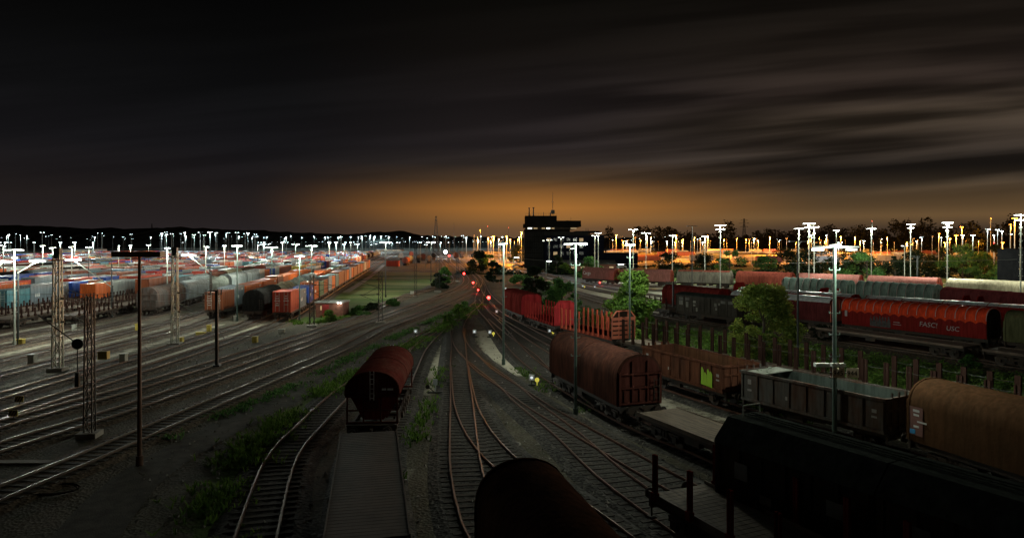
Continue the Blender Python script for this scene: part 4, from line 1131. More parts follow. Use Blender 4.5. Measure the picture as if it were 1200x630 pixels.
# near masts
NEAR = [
 (590, 286, 427, 'slender green lamp mast with single bright head above the red signals', 1000, dict(arm=.9, headl=.6, heads=1)),
 (674.5, 286, 487, 'tall T shaped lamp mast standing beside the brown dome wagon', 1300, dict(arm=1.6, headl=.75)),
 (738, 287, 415, 'lamp mast in front of the leafy maple by the salmon bulkhead', 2600, dict(arm=1.0, headl=.5)),
 (978, 288, 526, 'bright rung lamp mast carrying two number plates, beside the hedge', 1900, dict(arm=.5, headl=.35, r=.13)),
 (935, 283, 434, 'dark unlit T mast right of the round tree', 0, dict(arm=1.7, lit=False, pm=M_galvdark, rungs=False)),
 (811, 265, 347, 'dark unlit T mast rising behind the grey box van', 0, dict(arm=2.4, lit=False, pm=M_galvdark, rungs=False)),
 (163.5, 298, 545, 'rusty steel mast with long unlit luminaire bar in the left foreground', 0, dict(arm=2.35, lit=False, pm=M_rustpole, rungs=False, heads=0)),
 (278, 288, 376, 'grey green lamp mast beside the rust brown container, left yard', 2200, dict(arm=1.6)),
 (351, 300, 376, 'plain green lamp mast in front of the brick red container doors', 2200, dict(arm=1.5)),
 (365, 288, 340, 'bright T lamp mast behind the dark lattice mast, middle of the yard', 5500, dict(arm=3.0, headl=1.3)),
 (346.5, 286, 322, 'bright rung lamp mast rising from the orange containers', 6500, dict(arm=3.0, headl=1.2)),
 (318.5, 290, 345, 'lamp mast above the orange containers left of the black dome wagon', 5500, dict(arm=2.8, headl=1.2)),
 (17, 293, 405, 'lamp mast at the left edge with dark lower half', 3000, dict(arm=2.2, pm=M_galv)),
 (131, 306, 373, 'dark slim post between the left lattice masts', 0, dict(arm=.5, heads=1, headl=.3, lit=False, pm=M_galvdark, rungs=False)),
 (246, 312, 372, 'dark slim post left of the rust brown containers', 0, dict(arm=.5, heads=1, headl=.3, lit=False, pm=M_galvdark, rungs=False)),
 (844, 264, 346, 'tall bright rung mast behind the maple and the faded red wagons', 9000, dict(arm=2.6, headl=.9, heads=4, pm=M_galv)),
 (948, 262, 346, 'tall bright rung mast, brightest of the cluster above the grey green tarp', 12000, dict(arm=2.8, headl=1.0, heads=4, pm=M_galv)),
 (936, 268, 338, 'tall lamp mast left of the brightest cluster mast', 6000, dict(arm=2.4, headl=.8, pm=M_galv)),
 (954, 266, 340, 'tall lamp mast right of the brightest cluster mast', 6000, dict(arm=2.2, headl=.8, pm=M_galv)),
 (1021, 268, 328, 'tall lamp mast with red top light near the round green bush', 11000, dict(arm=3.2, headl=1.2, pm=M_galv)),
 (1067, 263, 338, 'tall rung mast with a small white plate halfway up', 15000, dict(arm=2.0, headl=.9, heads=4, pm=M_galv)),
 (1110, 261, 352, 'tall rung mast behind the red tarp wagon', 22000, dict(arm=2.2, headl=.8, heads=4, pm=M_galv)),
 (1196, 252, 362, 'tall bright rung mast at the right edge', 7000, dict(arm=2.4, headl=.9, heads=4, pm=M_galv)),
 (742, 269, 326, 'tall white lamp mast above the maple', 6000, dict(arm=3.4, headl=1.3, pm=M_galv)),
 (757, 273, 330, 'white lamp mast right of the one above the maple', 6000, dict(arm=3.0, headl=1.1, pm=M_galv)),
 (701, 273, 330, 'paired white lamp mast at the corner of the signal tower, right one', 400, dict(arm=2.0, headl=1.0, pm=M_galv)),
 (697, 276, 330, 'paired white lamp mast at the corner of the signal tower, left one', 300, dict(arm=2.0, headl=.8, pm=M_galv)),
 (657.5, 278, 318, 'white lamp mast in front of the dark tower, right of two', 220, dict(arm=2.6, headl=1.2, pm=M_galv)),
 (643.5, 281, 318, 'white lamp mast in front of the dark tower, left of two', 200, dict(arm=2.4, headl=1.0, pm=M_galv)),
 (1060, 288, 332, 'low white lamp mast beside the tall rung mast with the plate', 0, dict(arm=2.0, headl=.7, pm=M_galv)),
 (826, 277, 328, 'white lamp mast left of the tall bright one behind the maple', 4000, dict(arm=2.2, headl=.8, pm=M_galv)),
 (788, 276, 330, 'white lamp mast between the dark T mast and the maple', 4500, dict(arm=2.0, headl=.8, pm=M_galv)),
 (452, 284, 348, 'lamp mast with twin white heads over the left half of the grass field', 3500, dict(arm=2.6, headl=1.1, pm=M_galvdark)),
 (505, 284, 330, 'lamp mast with twin white heads over the right half of the grass field', 3000, dict(arm=3.0, headl=1.2, pm=M_galvdark)),
 (980, 270, 322, 'cool lamp mast in front of the dark trees, behind the near rung mast', 3000, dict(arm=2.4, headl=.9, pm=M_galv)),
]
mast_by = {}
for px, yt, yb, lb, pw, kw in NEAR: mast_by[px] = mastat(px, yt, yb, lb, pw, **kw)
# number plates on the near rung mast
MB().box(.1, .1, 10.75, 2.5, .12, .1).build('crossarm', M_galvdark, mast_by[978]); MB().box(-.85, .1, 10.62, .5, .3, .12).build('lamp_glass', M_white, mast_by[978]); MB().box(.95, .1, 10.62, .5, .3, .12).build('lamp_head', M_galvdark, mast_by[978])
m9 = mast_by[978]
MB().box(0, -.1, 10.42, 2.4, .5, .28).build('luminaire_bar', mat('brown luminaire bar', (.3,.23,.14), .6), mast_by[163.5])
for (dx, s_) in ((.12, '945'), (.86, '944')):
    z_ = 4.1
    pl = MB().box(dx, -.2, z_, .64, .03, .5).build('number_plate', mat('number plate enamel', (.7,.6,.42), .6, dirt=.3), m9)
    lettering('lettering', s_, .36, M_black, pl, (dx-.3, -.225, z_-.13), (1,0,0), (0,0,1))
for dx, w_ in ((-.75, .75), (-.1, .3), (.3, .3)): MB().box(dx, -.16, 4.52, w_, .3, .18).build('small_lamp_housing', M_galv, m9)
MB().box(.1, -.1, 4.1, 2.0, .05, .06).build('plate_bracket', M_galvdark, m9)

def lattice(h, w0=.55, w1=.4, m=None, name='lattice_mast', base=True, brace=.95, leg=.06, top=True):
    t = thing(name, '', 'mast'); m = m or M_galv; b = MB(); n = max(4, int(h/brace))
    pt = lambda k, i: Vector(((w0+(w1-w0)*k/n)/2*(1 if i in (0, 1) else -1), (w0+(w1-w0)*k/n)/2*(1 if i in (0, 3) else -1), h*k/n))
    for i in range(4):
        b.bar(pt(0, i), pt(n, i), leg)
        for k in range(n):
            j = (i+1) % 4
            b.bar(pt(k, i), pt(k+1, j), leg*.6) if k % 2 == 0 else b.bar(pt(k, j), pt(k+1, i), leg*.6)
            if k % 3 == 0: b.bar(pt(k, i), pt(k, j), leg*.6)
    b.build('lattice_tower', m, t)
    if base: MB().box(0, 0, .12, w0+.6, w0+.6, .3).build('footing', M_conc, t)
    return t
def cantilever(t, z, side, m, ln=3.2):
    c = MB(); c.bar((0,0,z), (side*ln, 0, z-.1), .05); c.bar((0,0,z+1.1), (side*ln*.8, 0, z-.05), .04); c.bar((0,0,z-1.2), (side*ln*.95, 0, z-.1), .05)
    c.build('cantilever', m, t)
    i_ = MB(); i_.cyl((side*.2,0,z), (side*.55,0,z-.02), .09, 8); i_.build('insulator', M_wheel, t)
LAT = [
 (67.5, 298, 434, 'pale lattice catenary mast at left with black top', M_galv, .62, 1, 6.2, 3.4),
 (205, 296, 404, 'pale lattice catenary mast among the grey wagons', M_galv, .6, 1, 5.6, 3.0),
 (105, 347, 511, 'dark lattice mast with big tension wheel, left foreground', M_galvdark, .45, 0, 0, 0),
 (365.5, 322, 383, 'dark lattice mast beside the red brick hut', M_galvdark, .6, 1, 5.5, 3.0),
 (446, 318, 379, 'dark lattice catenary mast at the near edge of the grass field', M_galvdark, .62, -1, 6.0, 3.5),
 (487, 290, 348, 'slim lattice mast in the middle of the grass field', M_galvdark, .5, 0, 0, 0),
 (513, 300, 342, 'dark lattice mast in front of the bright headlamp', M_galvdark, .9, 0, 0, 0),
 (536, 287, 330, 'dark catenary mast beside the nearest trackside red signal', M_galvdark, .6, 0, 0, 0),
]
for px, yt, yb, lb, m_, w_, cs, cz, cl in LAT:
    X, Y = W(px, yb); h = H-(yt-284)*Y/800; o = lattice(h, w_, w_*.75, m_, leg=.09 if m_ is M_galv else .06); o.location = (X, Y, 0); o['label'] = lb; o.rotation_euler.z = R(8)
    if cs: cantilever(o, cz, cs, m_, cl); cantilever(o, cz-2.0, cs, m_, cl*.8)
    if px in (67.5, 205):
        MB().box(0, 0, h+.1, .5, .5, .9).box(0, 0, h-.5, .7, .7, .1).build('switch_box', M_galvdark, o)
    if px == 105:
        tw = MB(); tw.cyl((-.5,-.35,5.3), (-.5,-.27,5.3), .3, 18).bar((-.5,-.3,5.2), (-.5,-.3,3.4), .04).box(-.5,-.3,3.3,.2,.2,.8); tw.build('tension_wheel', M_galvdark, o)
        o2 = MB(); o2.bar((-.5,-.3,5.3), (-2.4,-.6,7.0), .05); o2.build('cantilever', M_galvdark, o)
        s2_ = MB().box(.75, 0, 4.6, .5, .4, .45).build('yellow_cabinet', mat('yellow cabinet paint', (.45,.36,.08), .6), o)
# plain catenary posts
for px, yt, yb, lb in ((254, 340, 430, 'dark catenary post with cross arms in front of the brown container'), (789, 330, 372, 'thin dark post before the grey box van'), (1075, 300, 345, 'thin catenary post behind the red tarp wagon')):
    X, Y = W(px, yb); h = H-(yt-284)*Y/800; t = thing('catenary_post', lb, 'mast', (X, Y, 0))
    p = MB(); p.box(0, 0, h/2, .24, .2, h).box(0, 0, .1, .7, .6, .25); p.build('post', M_galvdark, t)
    a = MB()
    for dz, ln in ((.35, 1.5), (.05, .9)): a.box(-.3, 0, h-dz, ln, .07, .07)
    for xx in (-.95, -.55, .1, .4): a.cyl((xx, 0, h-.32), (xx, 0, h+.1), .05, 6)
    a.build('cross_arm', M_galvdark, t)
# long bracket lamps of the left yard
for (pxp, ybp, ya, xt, yt_, tl, lb, pw) in ((18, 405, 320, 44, 306, 1.6, 'white tube lamp on a long upward bracket at the left edge', 1700),
      (130, 373, 337, 86, 304.5, 2.3, 'white tube lamp on a long slanted bracket right of the pale lattice mast', 2100),
      (246, 372, 320, 221, 299, 2.1, 'white tube lamp on a slanted bracket above the grey wagons', 2100),
      (-14, 400, 322, 4, 306.5, 1.8, 'white tube lamp cut off by the left edge', 900)):
    X, Y = W(pxp, ybp); Xt = (xt-600)/800*Y; zt = H-(yt_-284)*Y/800; za = H-(ya-284)*Y/800
    t = thing('bracket_lamp', lb, 'lamp', (X, Y+.4, 0))
    p = MB(); p.cyl((0,0,0), (0,0,za+.3), .1, 10); p.build('pole', M_galvdark, t)
    MB().bar((0,-.1,za), (Xt-X,-.4,zt), .09).build('bracket', M_galv, t)
    hd = MB(); hd.box(Xt-X, -.4, zt+.12, tl, .35, .1).build('lamp_head', M_lum, t)
    MB().box(Xt-X, -.4, zt, tl*.96, .28, .13).build('lamp_glass', M_white, [c for c in t.children if c.name.startswith('lamp_head')][0])
    lamp(t, (Xt-X, -.7, zt-.35), pw, (.96,1,.93))
# overhead wires (slack cables between the masts)
M_wire = mat('contact wire', (.2,.2,.18), .4, .6, dirt=.2)
def wire(p, q, sag, lb, r=.018, n=10):
    m = MB(); p = Vector(p); q = Vector(q); prev = None
    for i in range(n+1):
        t_ = i/n; c = p.lerp(q, t_); c.z -= sag*4*t_*(1-t_)
        if prev is not None: m.cyl(prev, c, r, 5)
        prev = c
    o = m.build('overhead_wire', M_wire); tag(o, lb, 'cable', 'overhead wires'); return o
def WP(px, y, Y): return ((px-600)/800*Y, Y, H-(y-284)*Y/800)
wire(WP(-40, 343, 56), WP(67, 344, 59), .1, 'upper cross wire running left from the pale lattice mast')
wire(WP(72, 343.5, 59.3), WP(205, 344, 74), .1, 'upper cross wire between the two pale lattice masts')
wire(WP(-40, 353, 56), WP(67, 353, 59), .1, 'lower cross wire running left from the pale lattice mast')
wire(WP(205, 331, 74), WP(365, 333, 88), .15, 'cross wire between the pale mast and the mast by the hut')
wire(WP(72, 352, 59.3), WP(205, 352, 74), .1, 'lower cross wire between the two pale lattice masts')
wire(WP(1000, 306, 160), WP(1240, 302, 150), .3, 'pale cable crossing in front of the green trees at right', .035)
wire(WP(760, 309, 190), WP(1000, 306, 160), .3, 'dim cable crossing behind the grey box van', .03)
wire(WP(600, 302, 170), WP(760, 309, 190), .5, 'cable in front of the dark signal tower', .03)

# ------------------------------------------------------------------ fields of far masts
def far_mast_mesh(style, glass, pm, big=1.0):
    m = MB(); h = 1.0
    return m
def farmast(px, yt, Y, glass, tint, label, group, power, arm=1.9, col=(.85,.97,1)):
    h = H-(yt-284)*Y/800
    sides = random.choice([(-1, 1), (-1, 1), (-1,), (1,)]); key = ('fm', glass.name, round(arm*2), tint.name, sides)
    hh = round(h)
    k2 = key+(hh,)
    if k2 not in CMESH:
        m = MB(); m.cyl((0,0,0), (0,0,hh), .13, 6, 0, .09).box(0, 0, hh+.1, arm, .1, .08, 0)
        for sx_ in sides: m.box(sx_*(arm/2-.2), 0, hh-.02, .38, .3, .12, 1)
        CMESH[k2] = m.mesh('floodlight_mast', [tint, glass])
    o = bpy.data.objects.new('floodlight_mast', CMESH[k2]); COL.objects.link(o)
    o.location = ((px-600)/800*Y, Y, 0); tag(o, label, 'lamp mast', group)
    o.rotation_euler.z = random.uniform(-.9, .9); o.scale = (random.uniform(.7, 1.1),)*2+(1,)
    if power: lamp(o, (.7, -.7, hh-.9), power, col, .4)
    return o
for k, (px, yt, Y) in enumerate(((4,290,170),(50,288,190),(84,290,150),(104,291,140),(139,288,200),(153,287,230),(174,286,262),(241,288,152),(263,287,205),(302,286,250),(331,285,300),(386,285,262),(411,285,330),(196,289,118),(62,292,120))):
    farmast(px, yt, Y, M_whitefar, M_galvdark if k % 3 == 0 else M_galv, 'slim lamp mast among the near container rows, %s from the left' % ordn[sorted([4,50,84,104,139,153,174,241,263,302,331,386,411,196,62]).index(px)], 'slim lamp masts among the near container rows', 2200 if Y < 160 else 4500, arm=1.3, col=(.95,1,.85))
random.seed(77)
NL = 0
for k in range(150):
    px = random.uniform(-10, 545); 
    lo = 289 - 10*max(0, min(1, px/330)); depth = random.random()**.8
    yt = lo - depth*(lo-272) + random.uniform(-1, 1); yt = max(270.5, yt)
    if px > 300: yt = random.choice([random.uniform(283.5, 288.5), random.uniform(276, 280)])
    hh = random.uniform(15.5, 18.5)
    Y = (hh-H)*800/(284-yt) if yt < 281.8 else random.uniform(260, 560)
    Y = max(230, min(1500, Y))
    if yt >= 281.8: yt = 284-(random.uniform(10.2, 11.5)-H)*800/Y
    farmast(px, yt, Y, M_whitefar, M_galvfar, 'slim white floodlight mast among the many over the far container yard', 'white floodlight masts over the far container yard', (18000 if Y < 600 else 30000) if k % 3 == 0 else 0, col=(.72,.92,1)); NL += 1
for k in range(66):   # the dense band of small lamps around x 380-600
    px = 300+k*4.6+random.uniform(-2, 2); Y = random.uniform(900, 1500); yt = random.choice([286, 285, 284, 287])+random.uniform(-.8, .8)
    farmast(px, 283.5 if k % 3 else 277+random.uniform(-1,1.5), Y, M_whitefar, M_galv, 'tiny white floodlight mast in the dense band below the hills', 'tiny white lamps in a band below the hills', 24000 if k % 3 == 0 else 0, arm=2.6, col=(.6,.9,1))
for k in range(150):
    px = random.uniform(690, 1150) if k > 26 else random.uniform(545, 612); Y = random.uniform(330, 800); hh = random.uniform(10.5, 15.5); yt = 284-(hh-H)*800/Y
    sod = random.random() < .8
    farmast(px, yt, Y, M_sodium if sod else M_whitefar, M_pole2 if False else M_galv, ('orange sodium lamp mast in the glowing yard behind the tree line' if sod else 'white lamp mast standing among the orange sodium masts'),
            'orange sodium masts in the far yard' if sod else 'white masts in the orange lit yard', (60000 if sod else 8000) if k % 2 == 0 else 0, arm=random.choice([.7, 1.0, 1.8]), col=(1,.33,.035) if sod else (.9,.95,1))
for k in range(26):
    px = random.uniform(700, 1200); Y = random.uniform(800, 1300); yt = random.uniform(276, 282)
    sod = random.random() < .6
    farmast(px, yt, Y, M_sodium if sod else M_whitefar, M_galv, 'tiny orange lamp at the foot of the dark wooded skyline' if sod else 'tiny white lamp at the foot of the dark wooded skyline', 'tiny lamps below the right skyline', 0, arm=3)
for px, yt, Y, lb in ((1100, 273, 230, 'tall orange lit mast left of the pair of orange lamps'), (1127, 266, 220, 'slim orange lit mast between the double orange lamps'), (1189, 256, 170, 'orange lamp mast just left of the bright mast at the right edge'), (1184, 262, 190, 'slimmer orange lit mast near the right edge'), (1175, 283, 230, 'short orange lit post in front of the dark shed')):
    farmast(px, yt, Y, M_sodium, M_galv, lb, None, 9000, 1.2, (1,.33,.035))
for px, yt, Y, lb in ((1120.5, 276.5, 300, 'left of two bright orange lamps side by side'), (1161, 255.5, 420, 'starry orange lamp standing highest above the right skyline'), (563, 270, 900, 'lone orange lamp above the horizon left of the tower'), (611, 273, 330, 'orange lamp at the left wall of the signal tower')):
    farmast(px, yt, Y, M_sodium, M_galv, lb, None, 16000, 1.6, (1,.36,.04))
for px, yt, Y, lb in ((1157, 268, 260, 'white lamp, leftmost of the small group above the right bushes'), (1169, 268.5, 270, 'white lamp, second of the small group above the right bushes'), (1174, 272, 300, 'white lamp, third of the small group above the right bushes'), (1165, 276, 280, 'low white lamp beside the red light at right'), (1184, 273, 250, 'white lamp left of the slim orange mast near the edge'), (1128, 276.5, 280, 'white lamp directly beside the double orange lamps'), (1140, 276.5, 280, 'white lamp right of the double orange lamps'), (1103, 277, 280, 'white lamp beside the tall orange lit mast'), (1080, 277, 280, 'white lamp left of the tall rung mast behind the red tarp wagon')):
    farmast(px, yt, Y, M_whitefar, M_galv, lb, None, 2500, 1.8, (.85,.97,1))
# the sharp white headlamp at the end of the main tracks
X, Y = W(522, 303); t = thing('headlamp_mast', 'dazzling white headlamp with orange tint at the end of the main tracks', 'lamp', (X, Y, 0)); 
MB().cyl((0,0,0), (0,0,4.6), .12, 8).build('pole', M_galvdark, t); MB().cyl((0,-.3,4.6), (0,-.6,4.6), 1.0, 16).build('lamp_glass', emis('dazzling lamp glass', (1,.93,.85), 60), t); MB().cyl((0,0,4.6), (0,-.29,4.6), .7, 16).build('lamp_head', M_lum, t); lamp(t, (0,-1.6,4.6), 5000, (1,.85,.7), .5)
# station street lamps near the tower
for px, yt, yb, lb in ((640, 305.5, 326, 'low white street lamp at the foot of the tower, left one'), (668, 291, 318, 'white bracket street lamp right behind the T lamp mast'), (724, 309, 330, 'low white street lamp on a green post by the orange lit road'), (602, 301, 325, 'low white street lamp at the dark tree left of the tower')):
    X, Y = W(px, yb); h = H-(yt-284)*Y/800; t = thing('street_lamp', lb, 'lamp', (X, Y, 0))
    MB().cyl((0,0,0), (0,0,h), .09, 8).build('pole', M_green, t); MB().box(.8, 0, h, 1.7, .3, .12).build('lamp_head', M_lum, t); MB().box(.9, 0, h-.12, 1.5, .28, .14).build('lamp_glass', M_white, t); lamp(t, (.9, -.2, h-.5), 450)

# ------------------------------------------------------------------ signals
def signal(px, y, yb, lb, r=.13, h2=0, lit=True):
    X, Y = W(px, yb); z = H-(y-284)*Y/800; t = thing('railway_signal', lb, 'signal', (X, Y, 0))
    p = MB(); p.cyl((0,0.1,0), (0,.1,max(.3,z-.2)), .06, 8).build('post', M_galvdark, t)
    MB().box(0, .04, z+.05, .55, .16, .85).build('signal_head', M_black, t)
    MB().cyl((0,-.05,z), (0,-.1,z), r, 14).build('red_lens', M_red, t)
    MB().shell([(-.16,z),(-.11,z+.11),(0,z+.16),(.11,z+.11),(.16,z)], 0, .01, .01) 
    if lit: 
        k = ('lamp_red',)
        if k not in LD: d = bpy.data.lights.new('signal_light', 'POINT'); d.energy = 110; d.color = (1,.04,.03); d.shadow_soft_size = .08; LD[k] = d
        o = bpy.data.objects.new('signal_light', LD[k]); COL.objects.link(o); o.parent = t; o.location = (0, -.35, z)
    return t
signal(572.7, 348.5, 358, 'brightest red signal, in the middle between the curving tracks', .28)
signal(560.3, 339.5, 344, 'small red signal left of the brightest one', .16)
signal(554.4, 331, 336, 'second small red signal up the main tracks', .24)
signal(543.7, 320.5, 326, 'third small red signal up the main tracks', .3)
signal(526.5, 299.5, 306, 'far red signal beside the dazzling headlamp', .55)
signal(596, 348.7, 371, 'red signal at the corner of the crimson covered wagon', .14)
signal(603, 326, 331, 'red signal in front of the bushes left of the tower', .22)
signal(703, 331, 335, 'dim red ground signal on the pale gravel', .16)
signal(1165, 285, 300, 'red light on a post above the right hand bushes', .6)
def dwarf(px, y, lb, yellow=False):
    X, Y = W(px, y+3); t = thing('shunting_signal', lb, 'signal', (X, Y, 0))
    MB().cyl((0,0,0), (0,0,.45), .05, 8).box(0, 0, .06, .6, .3, .12).build('post', M_galvdark, t)
    MB().box(0, .03, .62, .42, .16, .42).build('signal_box', M_letter, t)
    MB().cyl((0,-.05,.62), (0,-.08,.62), .09, 12).build('lens', M_sigw, t)
    if yellow: MB().cyl((.42,0,.45), (.42,-.04,.45), .17, 16).box(.42,.03,.22,.06,.06,.4).build('yellow_disc', M_sigy, t)
    return t
for px, y, yl, lb in ((556, 391.5, 0, 'small white shunting signal at the head of the pale gravel patch'), (574, 392, 1, 'small shunting signal with yellow disc on the pale gravel patch'), (623, 448.5, 1, 'small shunting signal with yellow disc left of the brown dome wagon'), (582, 366.5, 0, 'small shunting signal just below the brightest red signal'), (644, 390.5, 1, 'small shunting signal with yellow disc before the crimson stake wagon'), (487, 391, 0, 'small white shunting signal on the grass verge'), (636, 332, 0, 'small white shunting signal by the left end of the pale gravel'), (683, 335, 1, 'small shunting signal on the pale gravel, left of two'), (697, 336, 0, 'small shunting signal on the pale gravel, right of two'), (592.5, 338, 0, 'white cabinet like signal right of the main tracks')):
    dwarf(px, y, lb, yl)
X, Y = W(510, 461); t = thing('points_lever', 'white points indicator with black counterweight beside the hopper wagon', 'points lever', (X, Y, 0))
MB().box(0,0,.1,1.1,.25,.12).build('base_plate', M_galvdark, t); MB().cyl((0,0,.1),(0,0,.7),.04,8).box(0,-.02,.85,.3,.1,.42).build('indicator', mat('pale indicator glass', (.45,.5,.5), .4), t); MB().bar((-.1,0,.15),(-.5,0,.5),.05).cyl((-.55,-.06,.5),(-.55,.06,.5),.15,12).build('counterweight', M_black, t)
# trackside boxes
M_yel = mat('faded yellow box paint', (.62,.48,.08), .6, dirt=.5); M_wbox = mat('off white box paint', (.5,.5,.42), .6, dirt=.5)
def cab(px, y, w_, h_, m_, lb, lid=True, nm='trackside_cabinet', cat='cabinet'):
    X, Y = W(px, y); t = thing(nm, lb, cat, (X, Y, 0)); MB().box(0,0,h_/2,w_,.5,h_).build('body', m_, t)
    MB().box(0,0,h_+.03,w_+.1,.58,.06).build('lid', m_, t); MB().box(0,-.26,h_*.5,w_*.8,.02,h_*.75).build('door', m_, t); return t
for px, y, w_, h_, m_, lb in ((23.5, 404, .8, .6, M_yel, 'yellow trackside box beside the leftmost dark mast'), (38, 426.5, .55, .85, M_wbox, 'off white cabinet below the leftmost yellow box'), (145, 425.5, .5, .85, M_wbox, 'off white cabinet left of the rusty luminaire mast'), (87, 389, .3, .9, M_wbox, 'thin pale marker box left of the wheel mast'), (161, 388, .3, .9, M_yel, 'thin yellow marker box at the rusty mast'), (211.5, 402, .55, .6, M_yel, 'yellow box at the foot of the second pale lattice mast'), (245, 388, .4, .75, M_yel, 'yellow cabinet below the brown container'), (299, 401, .5, .6, M_yel, 'pale yellow box between the curving rails'), (235.5, 392, 1.0, .28, M_yel, 'flat yellow rail skid box on the gravel'), (276, 376, .35, .7, M_wbox, 'white box at the foot of the grey green mast'), (330, 390, .7, .45, M_wbox, 'pale concrete box by the weeds near the hut'), (483, 345, .8, .7, M_wbox, 'white cabinet at the near edge of the grass field'), (29, 360, .35, 1.1, M_wbox, 'white marker plate beside the slate grey container')):
    cab(px, y, w_, h_, m_, lb)
M_blk = mat('black stripe paint', (.02,.02,.02), .7)
for px, y, lb in ((22.5, 475, 'striped yellow and black board, upper of two in the left foreground'), (15.5, 492, 'striped yellow and black board, lower of two in the left foreground')):
    X, Y = W(px, y); t = thing('warning_board', lb, 'sign', (X, Y, 0)); bo = MB().box(0, 0, .45, .55, .04, .4).build('board', M_yel, t)
    st_ = MB()
    for k in (-1, 0, 1): st_.bar((k*.18-.1, -.028, .28), (k*.18+.1, -.028, .62), .012, .07)
    st_.build('stripe', M_blk, bo); MB().box(0, .05, .2, .05, .05, .4).build('post', M_galvdark, t)
# buried rail skid and cable on the ground
rb_ = np.random.default_rng(9); V = []; F = []
for k in range(2600):
    Y = rb_.uniform(24, 85); X = rb_.uniform(-.55, .5)*Y; r_ = rb_.uniform(.03, .11); z = rb_.uniform(.1, .13) if rb_.random() < .3 else .02
    p = rb_.normal(size=(6, 3))*.35+np.array([[1,0,0],[-1,0,0],[0,1,0],[0,-1,0],[0,0,.8],[0,0,-.8]]); p = p*r_+np.array([X, Y, z]); b0 = len(V); V += [tuple(q) for q in p]
    F += [tuple(b0+i for i in f) for f in ((0,2,4),(2,1,4),(1,3,4),(3,0,4),(2,0,5),(1,2,5),(3,1,5),(0,3,5))]
me_ = bpy.data.meshes.new('loose_stones'); me_.from_pydata(V, [], F); me_.materials.append(M_conc); o = bpy.data.objects.new('loose_stones', me_); COL.objects.link(o); tag(o, 'loose pale stones scattered over the ballast and gravel', 'stones', kind='stuff')
for k, (px, y, lb) in enumerate(((532, 470, 'round drain lid beside the hopper wagon'), (250, 470, 'dark drain lid on the asphalt path'), (600, 520, 'drain lid on the pale strip between the central tracks'))):
    X, Y = W(px, y); t = thing('drain_lid', lb, 'drain lid', (X, Y, 0)); MB().cyl((0,0,0), (0,0,.03), .4, 20).build('lid', M_galvdark, t); MB().cyl((0,0,0), (0,0,.022), .5, 20).build('rim', M_conc, t)
X, Y = W(65, 574); cr = MB(); prev = None
for k in range(60):
    a = k*.42; q = (math.cos(a)*(.9+.12*math.sin(k*.9)), math.sin(a)*(.7+.1*math.cos(k)), .05+.004*(k % 9))
    if prev: cr.cyl(prev, q, .025, 5)
    prev = q
o = cr.build('cable_coil', M_black); o.location = (X, Y, 0); tag(o, 'loose coil of black cable lying on the ground, lower left', 'cable')
o = MB().box(0,0,.04,7.5,.5,.08).build('trough_cover', M_conc); X, Y = W(20, 542); o.location = (X, Y, 0); tag(o, 'pale concrete cable trough cover crossing the ground at lower left', 'cable trough')
# ------------------------------------------------------------------ buildings
M_brick = mat('dark red brick', (.2,.075,.05), .85, dirt=.5, scale=2); M_doorred = mat('red door paint', (.3,.03,.03), .5)
X, Y = W(388, 371); t = thing('brick_hut', 'low red brick hut with flat pale roof at the corner of the grass field', 'hut', (X, Y+.8, 0), R(-4))
MB().box(0, 0, 1.05, 4.1, 2.8, 2.1).build('wall', M_brick, t); MB().box(0, 0, 2.2, 4.4, 3.1, .18).box(0, 0, 2.3, 4.1, 2.8, .04).build('roof', mat('pale felt roof', (.3,.3,.28), .8), t)
MB().box(-.55, -1.42, .95, 1.0, .06, 1.85).build('door', M_doorred, t); MB().box(-1.25, -1.42, 1.35, .22, .05, .6).build('window', M_windowdim, t); MB().box(1.2, -1.42, 1.2, 1.4, .05, 1.2).build('shutter', M_brick, t)
for xx in (1.35, 1.75): MB().box(xx, -1.5, 2.12, .2, .12, .1).build('lamp', M_white, t)
lamp(t, (1.5, -1.9, 2.0), 30)

M_windowdark = mat('unlit glazing', (.02,.022,.03), .15, spec=.5, dirt=.2)
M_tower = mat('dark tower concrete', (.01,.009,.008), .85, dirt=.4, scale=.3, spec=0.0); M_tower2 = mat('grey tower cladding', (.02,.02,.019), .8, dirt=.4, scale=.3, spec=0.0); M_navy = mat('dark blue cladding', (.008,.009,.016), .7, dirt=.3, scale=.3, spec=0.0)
Y = 290; sc = Y/800
def bx(mb, x0, x1, y0, y1, dep, dy=0, m=0):
    X0, X1 = (x0-600)*sc, (x1-600)*sc; Z1, Z0 = H-(y0-284)*sc, max(0, H-(y1-284)*sc)
    mb.box((X0+X1)/2-TX, dep/2+dy, (Z0+Z1)/2, X1-X0, dep, Z1-Z0, m); return mb
TX = (655-600)*sc
t = thing('signal_tower', 'dark concrete signal tower with stepped top and lit window strip', 'building', (TX, Y, 0))
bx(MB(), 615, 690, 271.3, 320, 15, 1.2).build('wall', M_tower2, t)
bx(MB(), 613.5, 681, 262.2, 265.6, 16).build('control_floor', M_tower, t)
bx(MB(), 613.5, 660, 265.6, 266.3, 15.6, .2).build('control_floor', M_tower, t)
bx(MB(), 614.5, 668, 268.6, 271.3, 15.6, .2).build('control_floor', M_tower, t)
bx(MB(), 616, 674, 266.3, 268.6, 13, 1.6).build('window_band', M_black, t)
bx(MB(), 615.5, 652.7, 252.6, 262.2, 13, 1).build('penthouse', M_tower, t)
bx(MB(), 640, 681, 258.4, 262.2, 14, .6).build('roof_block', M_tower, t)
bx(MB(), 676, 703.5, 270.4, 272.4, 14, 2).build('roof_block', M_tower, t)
bx(MB(), 664, 668, 258, 258.4, 4, 3).box(0,0,0,.01,.01,.01).build('roof_hatch', M_tower, t)
